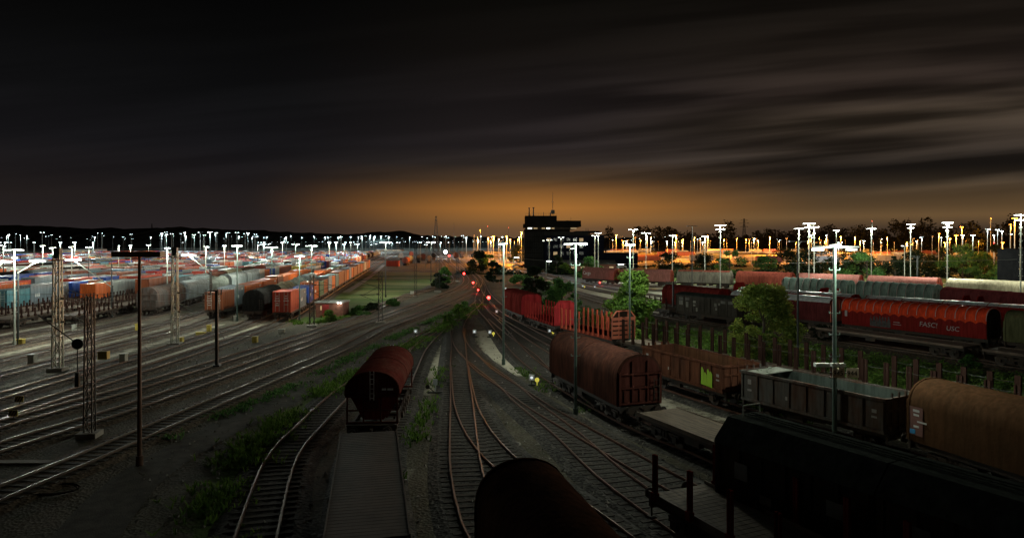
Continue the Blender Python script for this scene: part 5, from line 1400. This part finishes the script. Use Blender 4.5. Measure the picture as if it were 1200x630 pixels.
for x0, x1, mm in ((618.5, 623.5, M_window), (625.5, 630, M_windowdim), (635, 639, M_windowdim), (640.5, 645, M_window), (646.5, 650, M_windowdim), (669, 676, M_windowdim)):
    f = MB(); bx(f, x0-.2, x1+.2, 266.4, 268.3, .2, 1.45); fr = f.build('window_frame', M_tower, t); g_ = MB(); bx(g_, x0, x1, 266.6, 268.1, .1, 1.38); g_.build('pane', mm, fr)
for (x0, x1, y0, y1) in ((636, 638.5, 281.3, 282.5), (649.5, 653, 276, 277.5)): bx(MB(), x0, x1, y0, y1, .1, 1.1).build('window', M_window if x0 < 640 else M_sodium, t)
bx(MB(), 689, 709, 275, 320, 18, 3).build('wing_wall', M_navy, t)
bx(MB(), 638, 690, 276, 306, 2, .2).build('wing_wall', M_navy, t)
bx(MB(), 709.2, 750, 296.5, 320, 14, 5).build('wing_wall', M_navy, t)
for k in range(9): bx(MB(), 616+k*2.6, 616.3+k*2.6, 271.6, 306, .15, .95).build('facade_fin', M_tower, t)
for k in range(6):
    for r_ in range(3): bx(MB(), 641+k*7.6, 645.5+k*7.6, 279+r_*8, 282.5+r_*8, .12, .05).build('window', M_windowdark if (k*3+r_) % 5 else M_windowdim, t)
for z in range(5): bx(MB(), 615, 637, 277+z*6.3, 277.5+z*6.3, .2, 1.1).build('ledge', M_tower, t)
for (x, y0, y1, r_) in ((620.5, 243.5, 252.6, .35), (625.5, 243, 252.6, .35), (637.5, 248, 252.6, .15), (645.5, 248.5, 252.6, .3), (648.4, 224.5, 250, .13), (670, 254, 258.4, .08), (688, 267.5, 270.4, .15), (690.5, 267.5, 270.4, .15)):
    Xa = (x-600)*sc-TX; z0 = H-(y1-284)*sc; z1 = H-(y0-284)*sc; a = MB(); a.cyl((Xa, 4, z0-.3), (Xa, 4, z1), r_, 8, 0, r_*.6)
    if r_ > .3: a.cyl((Xa, 4, z1-.1), (Xa, 4, z1+.25), r_*1.3, 10)
    if y0 < 230: a.box(Xa, 4, z0+5, 1.2, .1, .1).box(Xa, 4, z0+.8, 1.6, 1.6, 1.6)
    a.build('antenna', M_galvdark, t)
rl = MB(); z0 = H-(252.6-284)*sc
for xx in range(13): rl.box((616+xx*3-600)*sc-TX, 1.2, z0+.5, .06, .06, 1.0)
rl.box((634-600)*sc-TX, 1.2, z0+1.0, 13.2, .06, .06); rl.build('railing', M_galvdark, t)
# low buildings
M_paleplaster = mat('pale render wall', (.42,.38,.3), .8, dirt=.3, scale=.4); M_roofd = mat('dark sheet roof', (.06,.055,.05), .8, dirt=.4, scale=.6)
def shed(px0, px1, ytop, Y, dep, lb, wall=M_paleplaster, roof=M_roofd, nwin=5, hroof=1.2, lit=False):
    X0, X1 = (px0-600)/800*Y, (px1-600)/800*Y; h = H-(ytop-284)*Y/800; wd = X1-X0
    t = thing('industrial_shed', lb, 'building', ((X0+X1)/2, Y, 0)); hw = h-hroof
    MB().box(0, dep/2, hw/2, wd, dep, hw).build('wall', wall, t)
    r_ = MB(); k0 = len(r_.v); r_.v += [(-wd/2-.4,-.5,hw+.02),(wd/2+.4,-.5,hw+.02),(wd/2+.4,dep+.5,hw+.02),(-wd/2-.4,dep+.5,hw+.02),(-wd/2-.4,dep/2,h),(wd/2+.4,dep/2,h)]
    for f in ((0,1,5,4),(2,3,4,5),(0,4,3),(1,2,5),(3,2,1,0)): r_.f.append(f); r_.m.append(0)
    r_.build('roof', roof, t)
    for i in range(nwin):
        xx = -wd/2+wd*(i+.5)/nwin; fr = MB().box(xx, -.03, hw*.55, wd/nwin*.5, .1, hw*.35).build('window', M_black, t); MB().box(xx, -.1, hw*.55, wd/nwin*.44, .04, hw*.3).build('pane', M_window if lit and i % 2 else M_windowdim, fr)
    return t
shed(858, 903, 296, 400, 20, 'long pale warehouse glowing yellow behind the dark trees', nwin=7)
shed(958, 985, 295.5, 380, 16, 'short pale warehouse behind the near rung mast', nwin=4)
shed(1000, 1050, 297, 420, 20, 'pale low warehouse right of the near rung mast', nwin=6)
shed(690, 745, 296.5, 470, 18, 'low pale shed right of the signal tower', nwin=8)
shed(655, 722, 305, 262, 12, 'dark low shed beneath the signal tower', M_brick, M_roofd, 6, 1.5)
shed(1199, 1240, 291, 150, 8, 'dark flat shed behind the bushes at the right edge', mat('black tarred boards', (.01,.01,.011), .9, spec=0.0), mat('black tarred boards', (.012,.012,.013), .9), 0, .3)
shed(560, 590, 296, 560, 20, 'pale shed under orange light left of the main mast', nwin=5)
shed(440, 470, 291.5, 900, 24, 'far low shed behind the grass field', nwin=5)
shed(60, 110, 290.5, 620, 20, 'far pale shed behind the left yard', nwin=6)
# trains and vehicles under the sodium lamps
random.seed(5)
cnt = 0
M_carr = [mat('freight roof pale', (.4,.38,.33), .5), M_pinkrust, M_domegrey, M_orange, M_tankgrey]
for rk, (Y0, pxa, pxb) in enumerate(((345, 700, 1010), (368, 760, 1140), (430, 700, 1130), (500, 690, 1100), (590, 700, 1120), (700, 690, 1080))):
    px = pxa; k = 0
    while px < pxb:
        Y = Y0+ (px-900)*.03*(-1 if rk % 2 else 1); Lw = 14.3; X = (px-600)/800*Y
        if random.random() < .5:
            kd, cl = random.choice([('dome','pale grey'),('dome','cream'),('tank','light grey'),('dome','faded red'),('dome','pale grey'),('hop','light grey')])
            o = far_wagon(kd, cl); o.location = (X, Y, .1); o.rotation_euler = (0,0,R(2 if rk % 2 else -2)); cnt += 1
            tag(o, '%s freight wagon, %s from left in %s row under sodium lamps' % (cl, ordn[k], ordn[rk]), 'wagon', 'freight wagons under the sodium lamps')
        px += Lw*800/Y; k += 1
# parked cars on the orange lit road left of and below the tower
def car(c):
    t = thing('parked_car', '', 'car'); b = MB()
    prof = [(-2.1,.35),(-2.15,.75),(-1.95,.95),(-1.1,1.0),(-.6,1.42),(.8,1.45),(1.5,1.02),(2.05,.9),(2.15,.6),(2.1,.35)]
    b.v = [(x, -.85, z) for x, z in prof]+[(x, .85, z) for x, z in prof]; n_ = len(prof)
    for i in range(n_): j = (i+1) % n_; b.f.append((i, j, n_+j, n_+i)); b.m.append(0)
    b.f += [tuple(range(n_)), tuple(range(2*n_-1, n_-1, -1))]; b.m += [0, 0]; b.build('body', c, t)
    g_ = MB()
    for sy in (-.86, .86): g_.poly([(-1.0, sy, 1.0), (-.58, sy, 1.36), (.75, sy, 1.38), (1.35, sy, 1.02)])
    g_.build('window', M_black, t)
    for x in (-1.3, 1.35):
        for sy in (-.8, .8): MB().cyl((x, sy-.1, .32), (x, sy+.1, .32), .32, 14).build('wheel', M_black, t)
    return t
for i, (px, Y, c, lb) in enumerate(((605, 305, M_letter, 'white car parked on the orange lit road, leftmost'), (615, 302, M_dkred, 'dark red car parked on the orange lit road'), (627, 298, M_tankgrey, 'light grey car parked beside the dark red one'), (712, 292, M_black, 'black car parked below the dark shed'), (728, 291, M_letter, 'white car parked below the dark shed'))):
    o = car(c); o.location = ((px-600)/800*Y, Y, .03); o.rotation_euler.z = R(4); o['label'] = lb

# ------------------------------------------------------------------ pylons on the skyline
def pylon(px, yt, Y, lb, wb=9, arms=True):
    h = H-(yt-284)*Y/800; t = lattice(h, wb, 1.2, M_galvdark, 'electricity_pylon', False, h/12, .45); t.location = ((px-600)/800*Y, Y, 0); t['label'] = lb; t['category'] = 'pylon'
    if arms:
        for f_, ln in ((.72, 8), (.84, 10), (.94, 7)):
            a = MB(); a.bar((-ln, 0, h*f_), (ln, 0, h*f_), .4); a.bar((-ln, 0, h*f_), (0, 0, h*(f_+.05)), .3); a.bar((ln, 0, h*f_), (0, 0, h*(f_+.05)), .3); a.build('cross_arm', M_galvdark, t)
pylon(511, 253, 800, 'slender dark lattice mast on the skyline left of the tower', 6, False)
pylon(872, 256, 1300, 'electricity pylon with three cross arms on the right skyline', 8)
pylon(178, 262, 1900, 'faint thin pylon above the left hills', 6, False)
for px, yt, Y, lb in ((532, 261, 700, 'thin pole on the skyline right of the lattice mast'), (571.5, 265.5, 800, 'thin mast with red top light left of the tower'), (596, 267, 900, 'thin mast beside the tower with small red light'), (1022, 259.5, 200, 'thin aerial with red lamp above the white lamp mast')):
    h = H-(yt-284)*Y/800; t = thing('radio_mast', lb, 'mast', ((px-600)/800*Y, Y, 0)); MB().cyl((0,0,0), (0,0,h), .25 if Y > 500 else .06, 6, 0, .1 if Y > 500 else .05).build('pole', M_galvdark, t)
    if px != 532: MB().cyl((0,0,h), (0,0,h+.8*Y/800), .3*Y/800, 8).build('red_lamp', emis('dim red aviation lamp', (1,.12,.06), 2), t)

# ------------------------------------------------------------------ trees and plants
def leafmat(name, c):
    m = mat(name, c, .65, 0, .6, 1.3, tuple(q*.55 for q in c), spec=.25)
    t = m.node_tree; n = t.nodes; b = n['Principled BSDF']; tr = n.new('ShaderNodeBsdfTranslucent'); mx = n.new('ShaderNodeMixShader'); mx.inputs[0].default_value = .4
    src = b.inputs['Base Color'].links[0].from_socket; t.links.new(src, tr.inputs[0]); t.links.new(b.outputs[0], mx.inputs[1]); t.links.new(tr.outputs[0], mx.inputs[2]); t.links.new(mx.outputs[0], n['Material Output'].inputs[0]); return m
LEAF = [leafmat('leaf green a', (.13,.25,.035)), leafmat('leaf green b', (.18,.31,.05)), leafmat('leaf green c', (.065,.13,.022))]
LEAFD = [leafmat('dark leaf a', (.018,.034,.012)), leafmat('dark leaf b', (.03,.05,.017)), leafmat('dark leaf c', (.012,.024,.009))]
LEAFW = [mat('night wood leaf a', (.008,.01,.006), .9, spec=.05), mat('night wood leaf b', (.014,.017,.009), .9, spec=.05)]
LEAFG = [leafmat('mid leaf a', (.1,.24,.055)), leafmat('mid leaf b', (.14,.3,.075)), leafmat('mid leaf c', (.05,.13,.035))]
M_bark = mat('bark', (.07,.055,.04), .9, dirt=.5, scale=5, stretch=(1,1,.3))
def leaves(blobs, n, size, mats, name, parent=None, seed=0, flat=.0):
    rg = np.random.default_rng(seed); bl = np.array(blobs, float); vol = bl[:, 3]**2; idx = rg.choice(len(bl), n, p=vol/vol.sum())
    d = rg.normal(size=(n, 3)); d /= np.linalg.norm(d, axis=1)[:, None]
    rr = bl[idx, 3]*(rg.random(n)**.33)*(1+.12*rg.normal(size=n)); sq = bl[idx, 4] if bl.shape[1] > 4 else np.ones(n)
    c = bl[idx, :3] + d*rr[:, None]*np.stack([np.ones(n), np.ones(n), sq], 1)
    c[:, 2] = np.maximum(c[:, 2], .05)
    a = rg.normal(size=(n, 3)); a[:, 2] *= .5; a /= np.linalg.norm(a, axis=1)[:, None]; b_ = np.cross(a, rg.normal(size=(n, 3))); b_ /= np.linalg.norm(b_, axis=1)[:, None]
    s_ = size*(.6+.8*rg.random(n))[:, None]
    v = np.stack([c-a*s_, c+b_*s_*.55, c+a*s_, c-b_*s_*.55], 1).reshape(-1, 3)
    f = np.arange(4*n).reshape(n, 4)
    me_ = bpy.data.meshes.new(name); me_.vertices.add(4*n); me_.vertices.foreach_set('co', v.ravel()); me_.loops.add(4*n); me_.loops.foreach_set('vertex_index', f.ravel())
    me_.polygons.add(n); me_.polygons.foreach_set('loop_start', np.arange(0, 4*n, 4)); me_.polygons.foreach_set('loop_total', np.full(n, 4))
    for q in mats: me_.materials.append(q)
    me_.polygons.foreach_set('material_index', ((idx+rg.integers(0, 2, n)) % len(mats)).astype(np.int32)); me_.update()
    o = bpy.data.objects.new(name, me_); COL.objects.link(o)
    if parent: o.parent = parent
    return o
def blobs_tree(h, w, rg, n=26, z0=.25, shape='round'):
    out = []
    for i in range(n):
        t = rg.random()**1.15; z = h*(z0+(1-z0)*t)
        env = math.sin(math.pi*min(1, (t*.6+.38)))**.6 if shape == 'round' else (1-t)**.7*.95+.12
        a = rg.random()*6.283; r = w/2*env*rg.random()**.5*.85
        out.append((math.cos(a)*r*(1+.12*rg.normal()), math.sin(a)*r, min(z, h*.95), w*(.055+.13*rg.random()**1.5), .7))
    return out
def tree(loc, h, w, lb, n=5000, size=.14, mats=LEAF, seed=1, nb=34, z0=.2, shape='round', name='broadleaf_tree', cat='tree', group=None, trunk=True):
    rg = np.random.default_rng(seed); t = thing(name, lb, cat, loc, 0, group); bl = blobs_tree(h, w, rg, nb, z0, shape)
    k = MB(); k.cyl((0,0,-.05), (.05,0,h*.45), h*.022+.03, 8, 0, h*.014+.02); k.cyl((.05,0,h*.45), (0,.05,h*.85), h*.014+.02, 6, 0, .02)
    for b_ in bl[:14]: k.cyl((0, 0, max(.3, b_[2]*.6)), (b_[0], b_[1], b_[2]), .05*h/8+.01, 5, 0, .01)
    k.build('trunk' if cat == 'tree' else 'stem', M_bark, t)
    leaves(bl, n, size, mats, 'crown' if cat == 'tree' else 'foliage', t, seed); return t
tree((13.0, 73.5, 0), 7.7, 7.0, 'big leafy maple standing between the salmon bulkhead and the grey van', 15000, .17, LEAF, 3, 60, .02)
tree((23.0, 62.5, 0), 7.0, 6.6, 'round crowned bush like tree in front of the maroon white roofed wagon', 19000, .12, [leafmat('olive leaf a', (.2,.27,.045)), leafmat('olive leaf b', (.26,.31,.06)), leafmat('olive leaf c', (.12,.19,.035))], 4, 60, .02)
tree((3.4, 104, 0), 7.4, 5.2, 'dark upright tree behind the crimson covered wagon', 11000, .17, LEAFD, 5, 40, .02)
tree((7.2, 99, 0), 5.6, 6.0, 'bright green bushy tree right of the dark upright tree', 10000, .16, LEAFG, 6, 40, .02)
tree((1.0, 118, 0), 3.4, 5.5, 'low dark shrub behind the red signal and the crimson wagon', 2500, .16, LEAFG, 7, 20, .02, name='shrub', cat='shrub')
tree((10.5, 84, 0), 2.9, 3.0, 'small shrub between the crimson bulkhead and the maple', 1800, .13, LEAF, 8, 14, .02, name='shrub', cat='shrub')
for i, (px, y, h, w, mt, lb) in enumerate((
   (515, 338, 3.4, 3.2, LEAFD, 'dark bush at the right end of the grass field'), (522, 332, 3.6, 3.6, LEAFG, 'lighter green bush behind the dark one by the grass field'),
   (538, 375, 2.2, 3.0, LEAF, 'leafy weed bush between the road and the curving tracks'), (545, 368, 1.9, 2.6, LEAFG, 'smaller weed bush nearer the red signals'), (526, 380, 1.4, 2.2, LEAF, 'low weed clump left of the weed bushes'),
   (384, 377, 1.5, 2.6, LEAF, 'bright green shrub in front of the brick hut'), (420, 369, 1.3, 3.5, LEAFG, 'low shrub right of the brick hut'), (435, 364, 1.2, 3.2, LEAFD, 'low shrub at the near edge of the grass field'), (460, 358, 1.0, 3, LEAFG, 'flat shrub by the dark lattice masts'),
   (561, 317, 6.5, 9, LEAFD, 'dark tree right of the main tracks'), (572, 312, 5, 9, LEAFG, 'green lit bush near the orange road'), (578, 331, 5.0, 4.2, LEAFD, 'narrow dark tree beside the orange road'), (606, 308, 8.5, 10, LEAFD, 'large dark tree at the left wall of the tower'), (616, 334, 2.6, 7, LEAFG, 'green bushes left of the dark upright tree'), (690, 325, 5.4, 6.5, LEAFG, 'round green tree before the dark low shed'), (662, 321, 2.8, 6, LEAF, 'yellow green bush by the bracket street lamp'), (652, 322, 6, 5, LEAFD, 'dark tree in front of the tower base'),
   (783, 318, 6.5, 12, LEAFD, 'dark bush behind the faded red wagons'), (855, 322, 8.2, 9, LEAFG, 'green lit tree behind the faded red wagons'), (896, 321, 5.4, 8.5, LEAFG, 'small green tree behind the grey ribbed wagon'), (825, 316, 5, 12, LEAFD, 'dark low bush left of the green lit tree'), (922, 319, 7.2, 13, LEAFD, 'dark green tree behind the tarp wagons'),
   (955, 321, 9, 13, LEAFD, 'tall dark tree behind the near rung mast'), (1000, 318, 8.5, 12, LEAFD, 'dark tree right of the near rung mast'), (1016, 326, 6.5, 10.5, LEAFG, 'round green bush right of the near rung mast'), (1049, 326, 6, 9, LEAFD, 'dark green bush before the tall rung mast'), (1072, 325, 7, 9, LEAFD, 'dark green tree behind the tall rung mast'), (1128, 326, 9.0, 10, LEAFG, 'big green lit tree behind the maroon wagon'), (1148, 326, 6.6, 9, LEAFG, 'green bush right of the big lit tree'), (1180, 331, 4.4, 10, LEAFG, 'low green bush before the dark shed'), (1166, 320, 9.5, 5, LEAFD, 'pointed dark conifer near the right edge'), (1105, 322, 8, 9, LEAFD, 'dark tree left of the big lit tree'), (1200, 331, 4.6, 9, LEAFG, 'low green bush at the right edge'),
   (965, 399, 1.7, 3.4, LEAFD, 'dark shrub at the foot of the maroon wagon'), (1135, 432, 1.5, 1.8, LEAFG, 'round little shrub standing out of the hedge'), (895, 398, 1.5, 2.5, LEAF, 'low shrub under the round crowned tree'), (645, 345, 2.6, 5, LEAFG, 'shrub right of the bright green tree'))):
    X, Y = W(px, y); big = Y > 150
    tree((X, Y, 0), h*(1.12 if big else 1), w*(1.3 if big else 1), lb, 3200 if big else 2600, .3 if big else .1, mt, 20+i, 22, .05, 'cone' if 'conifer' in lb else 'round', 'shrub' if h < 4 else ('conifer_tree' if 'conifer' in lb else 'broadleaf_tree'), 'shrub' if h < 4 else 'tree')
# undergrowth between the stake wagons and the flat wagons, verge weeds
def cover(name, poly, n, size, mats, lb, hmax, seed):
    rg = np.random.default_rng(seed); xs = [p[0] for p in poly]; ys = [p[1] for p in poly]; bl = []
    while len(bl) < n:
        x, y = rg.uniform(min(xs), max(xs)), rg.uniform(min(ys), max(ys)); c = False
        for i in range(len(poly)):
            x1, y1 = poly[i]; x2, y2 = poly[(i+1) % len(poly)]
            if (y1 > y) != (y2 > y) and x < (x2-x1)*(y-y1)/(y2-y1)+x1: c = not c
        if c: bl.append((x, y, rg.uniform(.1, .4)*hmax, rg.uniform(.25, .8)*hmax*.9, .8))
    o = leaves(bl, n*34, size, mats, name, None, seed); tag(o, lb, 'plants', kind='stuff'); return o
cover('undergrowth', [(15,69),(20,61.5),(26,52.5),(31,44),(35.5,36),(45,34),(46,46),(36,63),(28.5,75),(21,86),(14,98),(10,96),(12,80)], 1200, .11, [leafmat('hedge leaf a', (.16,.3,.05)), leafmat('hedge leaf b', (.22,.36,.07)), leafmat('hedge leaf c', (.1,.2,.04))], 'tangled green undergrowth strip between the stake wagons and flat wagons', 1.1, 1)
cover('undergrowth', [(8,100),(12,95),(12,108),(8,125),(3,135),(1,128)], 160, .14, LEAFG, 'low green growth behind the dark upright tree', 1.3, 2)
def tufts(name, line, wd, n, hgt, mats, lb, seed, dens=None):
    rg = np.random.default_rng(seed); T = Track(line, 1.0); V = []; M_i = []
    for i in range(n):
        s_ = rg.random()*T.len; p = T.at(s_); q = T.at(s_+.5); v = (q-p).normalized(); nn = Vector((-v.y, v.x)); cl = math.sin(s_*.9+seed)+math.sin(s_*.37+2*seed)
        if cl+rg.normal()*.6 < -.4: continue
        p = p+nn*rg.normal()*wd*.4; a = rg.random()*6.28; h_ = hgt*rg.uniform(.4, 1.2)
        for k in range(3):
            a2 = a+k*2.1; dx, dy = math.cos(a2)*.05, math.sin(a2)*.05; lx, ly = rg.normal()*.12, rg.normal()*.12
            V += [(p.x-dx, p.y-dy, 0), (p.x+dx, p.y+dy, 0), (p.x+lx+dx*.3, p.y+ly+dy*.3, h_), (p.x+lx-dx*.3, p.y+ly-dy*.3, h_)]; M_i.append(i % len(mats))
    me_ = bpy.data.meshes.new(name); me_.from_pydata(V, [], [tuple(range(4*i, 4*i+4)) for i in range(len(V)//4)])
    for q in mats: me_.materials.append(q)
    me_.polygons.foreach_set('material_index', M_i); o = bpy.data.objects.new(name, me_); COL.objects.link(o); tag(o, lb, 'grass', kind='stuff')
tufts('grass', verge, 1.9, 9000, .3, LEAF, 'grass tufts along the verge between the path and the curved track', 1)
tufts('grass', verge2, 1.0, 2200, .2, LEAFG, 'thin grass between the path and the main tracks', 2)
tufts('weeds', [(-5.9,20),(-5.6,40),(-6,60)], 1.2, 700, .3, LEAF, 'weeds between the hopper track and the central track', 3)
tufts('weeds', [(12.5,60),(14.5,50),(18,41)], .8, 900, .25, LEAF, 'weeds between the brown wagon and the open wagons', 4)
tufts('weeds', [(-31,96),(-28,92),(-24.5,100),(-24,120)], 1.2, 2200, .35, LEAF, 'weeds around the brick hut', 5)
tufts('weeds', [(.5,60),(2.5,52),(5,44)], 1.0, 300, .25, LEAF, 'sparse weeds on the pale gravel', 6)

# ------------------------------------------------------------------ hills and far woods
def ridge(name, prof, Y, depth, m, seed, rough=6):
    rg = np.random.default_rng(seed); xs = [p[0] for p in prof]; ys = [p[1] for p in prof]; mb = MB(); pxs = np.arange(xs[0], xs[-1]+.1, 1.2); nr = 6
    for r_ in range(nr+1):
        for q in pxs:
            y = np.interp(q, xs, ys); h = H-(y-284)*Y/800; f = math.sin(math.pi*r_/nr)**.7
            nzv = rg.normal()*rough*.12*f+ rough*.3*f*math.sin(q*.35+seed)*math.sin(q*.11+r_)
            mb.v.append(((q-600)/800*Y, Y+depth*(r_/nr-.5), max(-2, h*f+nzv) if 0 < r_ < nr else -3))
    w_ = len(pxs)
    for r_ in range(nr):
        for i in range(w_-1): a = r_*w_+i; mb.f.append((a, a+1, a+w_+1, a+w_)); mb.m.append(0)
    o = mb.build(name, m); o['kind'] = 'structure'; return o
M_hill = mat('night wooded hill', (.02,.026,.02), .95, dirt=.6, scale=.02, bump=.5, bscale=.05)
ridge('hills', [(-160,266),(0,265.5),(60,266),(110,269),(160,269.5),(210,268),(250,269),(300,271),(340,273),(380,274),(420,276),(440,273),(470,271.5),(482,273),(486,277),(520,277),(560,278),(620,279),(760,280),(1000,279),(1300,278)], 1800, 900, M_hill, 3, 11)
def wood(name, spans, Y, n, size, lb, seed, hj=3):
    rg = np.random.default_rng(seed); bl = []
    for x0, x1, yt in spans:
        for q in np.arange(x0, x1, 5*800/Y*.9):
            h = H-(yt-284)*Y/800+rg.normal()*hj; X = (q-600)/800*Y
            for k in range(3): bl.append((X+rg.normal()*2.5, Y+rg.normal()*6, h*(1-.28*k)-3, h*.17+1.2, 1.0))
    o = leaves(bl, n, size, LEAFW, name, None, seed); tag(o, lb, 'trees', kind='stuff')
wood('far_wood', [(655,690,275),(710,722,271),(745,790,269),(790,840,275),(846,862,270),(868,878,276),(885,935,272),(935,1000,270)], 900, 15000, 1.5, 'dark distant woods on the right skyline left of the near rung mast', 1)
wood('far_wood', [(1000,1040,268),(1040,1065,266),(1065,1090,265),(1090,1130,268),(1133,1150,265),(1150,1180,266),(1180,1240,263)], 600, 13000, 1.1, 'dark distant woods on the right skyline behind the tall masts', 2, 2)
wood('far_wood', [(700,850,307.5),(850,960,306.5),(960,1240,305)], 310, 7000, .55, 'dark low tree belt in front of the orange lit yard', 3, 1.2)
def belt(name, spans, Y, n, size, mts, lb, seed):
    rg = np.random.default_rng(seed); bl = []
    for x0, x1, yt in spans:
        for q in np.arange(x0, x1, 3.2*800/Y):
            h = H-(yt-284)*Y/800+rg.normal()*.9; X = (q-600)/800*Y
            for k in range(3): bl.append((X+rg.normal()*1.2, Y+rg.normal()*3, h*(1-.33*k)-1.2, 1.5+rg.random(), .9))
    o = leaves(bl, n, size, mts, name, None, seed); tag(o, lb, 'trees', kind='stuff')
belt('tree_belt', [(780,870,318),(880,935,313),(935,1000,305),(1000,1110,309),(1110,1170,306),(1170,1230,315)], 215, 16000, .4, LEAFD, 'unbroken belt of dark green trees behind the right hand trains', 6)
belt('tree_belt', [(540,612,316),(640,700,315)], 240, 3500, .35, LEAFD, 'low dark growth around the foot of the signal tower', 7)
wood('far_wood', [(-20,300,281),(300,480,282)], 1450, 9000, 2.6, 'dark belt of woods behind the left yard lamps', 4, 2)

# past the nearest ones the small masts are one mass each for white and orange
allm = sorted([o for o in bpy.data.objects if o.parent is None and o.name.startswith('floodlight_mast') and o.get('group')], key=lambda o: o.location.y)
rest = allm[225:]
restm = {g.name: [o for o in rest if g.name in [m.name for m in o.data.materials]] for g in (M_whitefar, M_sodium)}
for gl, nm, lb in ((M_whitefar, 'distant_lamp_masts', 'farthest tiny white lamp masts scattered along the whole horizon'), (M_sodium, 'distant_sodium_masts', 'farthest tiny orange lamp masts glowing below the right skyline')):
    mem = restm[gl.name]
    V = []; F = []; Mi = []
    for o in mem:
        c_, s_ = math.cos(o.rotation_euler.z), math.sin(o.rotation_euler.z); k0 = len(V); lx, ly = o.location.x, o.location.y
        V += [(v.co.x*c_-v.co.y*s_+lx, v.co.x*s_+v.co.y*c_+ly, v.co.z) for v in o.data.vertices]
        for p in o.data.polygons: F.append(tuple(k0+i for i in p.vertices)); Mi.append(p.material_index)
    me_ = bpy.data.meshes.new(nm); me_.from_pydata(V, [], F); me_.materials.append(M_galvfar); me_.materials.append(gl); me_.polygons.foreach_set('material_index', Mi)
    ob = bpy.data.objects.new(nm, me_); COL.objects.link(ob); tag(ob, lb, 'lamp masts', kind='stuff')
    for o in mem:
        for ch in list(o.children):
            x, y, z = ch.location; c_, s_ = math.cos(o.rotation_euler.z), math.sin(o.rotation_euler.z)
            ch.parent = ob; ch.location = (x*c_-y*s_+o.location.x, x*s_+y*c_+o.location.y, z)
        bpy.data.objects.remove(o)
# each far mast is singled out by its place in the row
FM = {}
for o in bpy.data.objects:
    if o.parent is None and o.get('group') in ('white floodlight masts over the far container yard','tiny white lamps in a band below the hills','orange sodium masts in the far yard','white masts in the orange lit yard','tiny lamps below the right skyline'):
        FM.setdefault((o['group'], o['label']), []).append(o)
for (g_, lb), L_ in FM.items():
    L_.sort(key=lambda o: o.location.x/o.location.y)
    for k, o in enumerate(L_): o['label'] = {'slim white floodlight mast among the many over the far container yard': 'slim white floodlight mast over the far container yard',
        'orange sodium lamp mast in the glowing yard behind the tree line': 'orange sodium lamp mast in the glowing far yard', 'white lamp mast standing among the orange sodium masts': 'white lamp mast among the orange sodium masts',
        'tiny white floodlight mast in the dense band below the hills': 'tiny white floodlight mast in the band below the hills', 'tiny orange lamp at the foot of the dark wooded skyline': 'tiny orange lamp below the right wooded skyline', 'tiny white lamp at the foot of the dark wooded skyline': 'tiny white lamp below the right wooded skyline'}[lb] + ', %s from the left' % ordn[k]

for o in bpy.data.objects:
    if o.parent is None and len(str(o.get('label', '')).split()) > 16: o['label'] = ' '.join(o['label'].split()[:16])
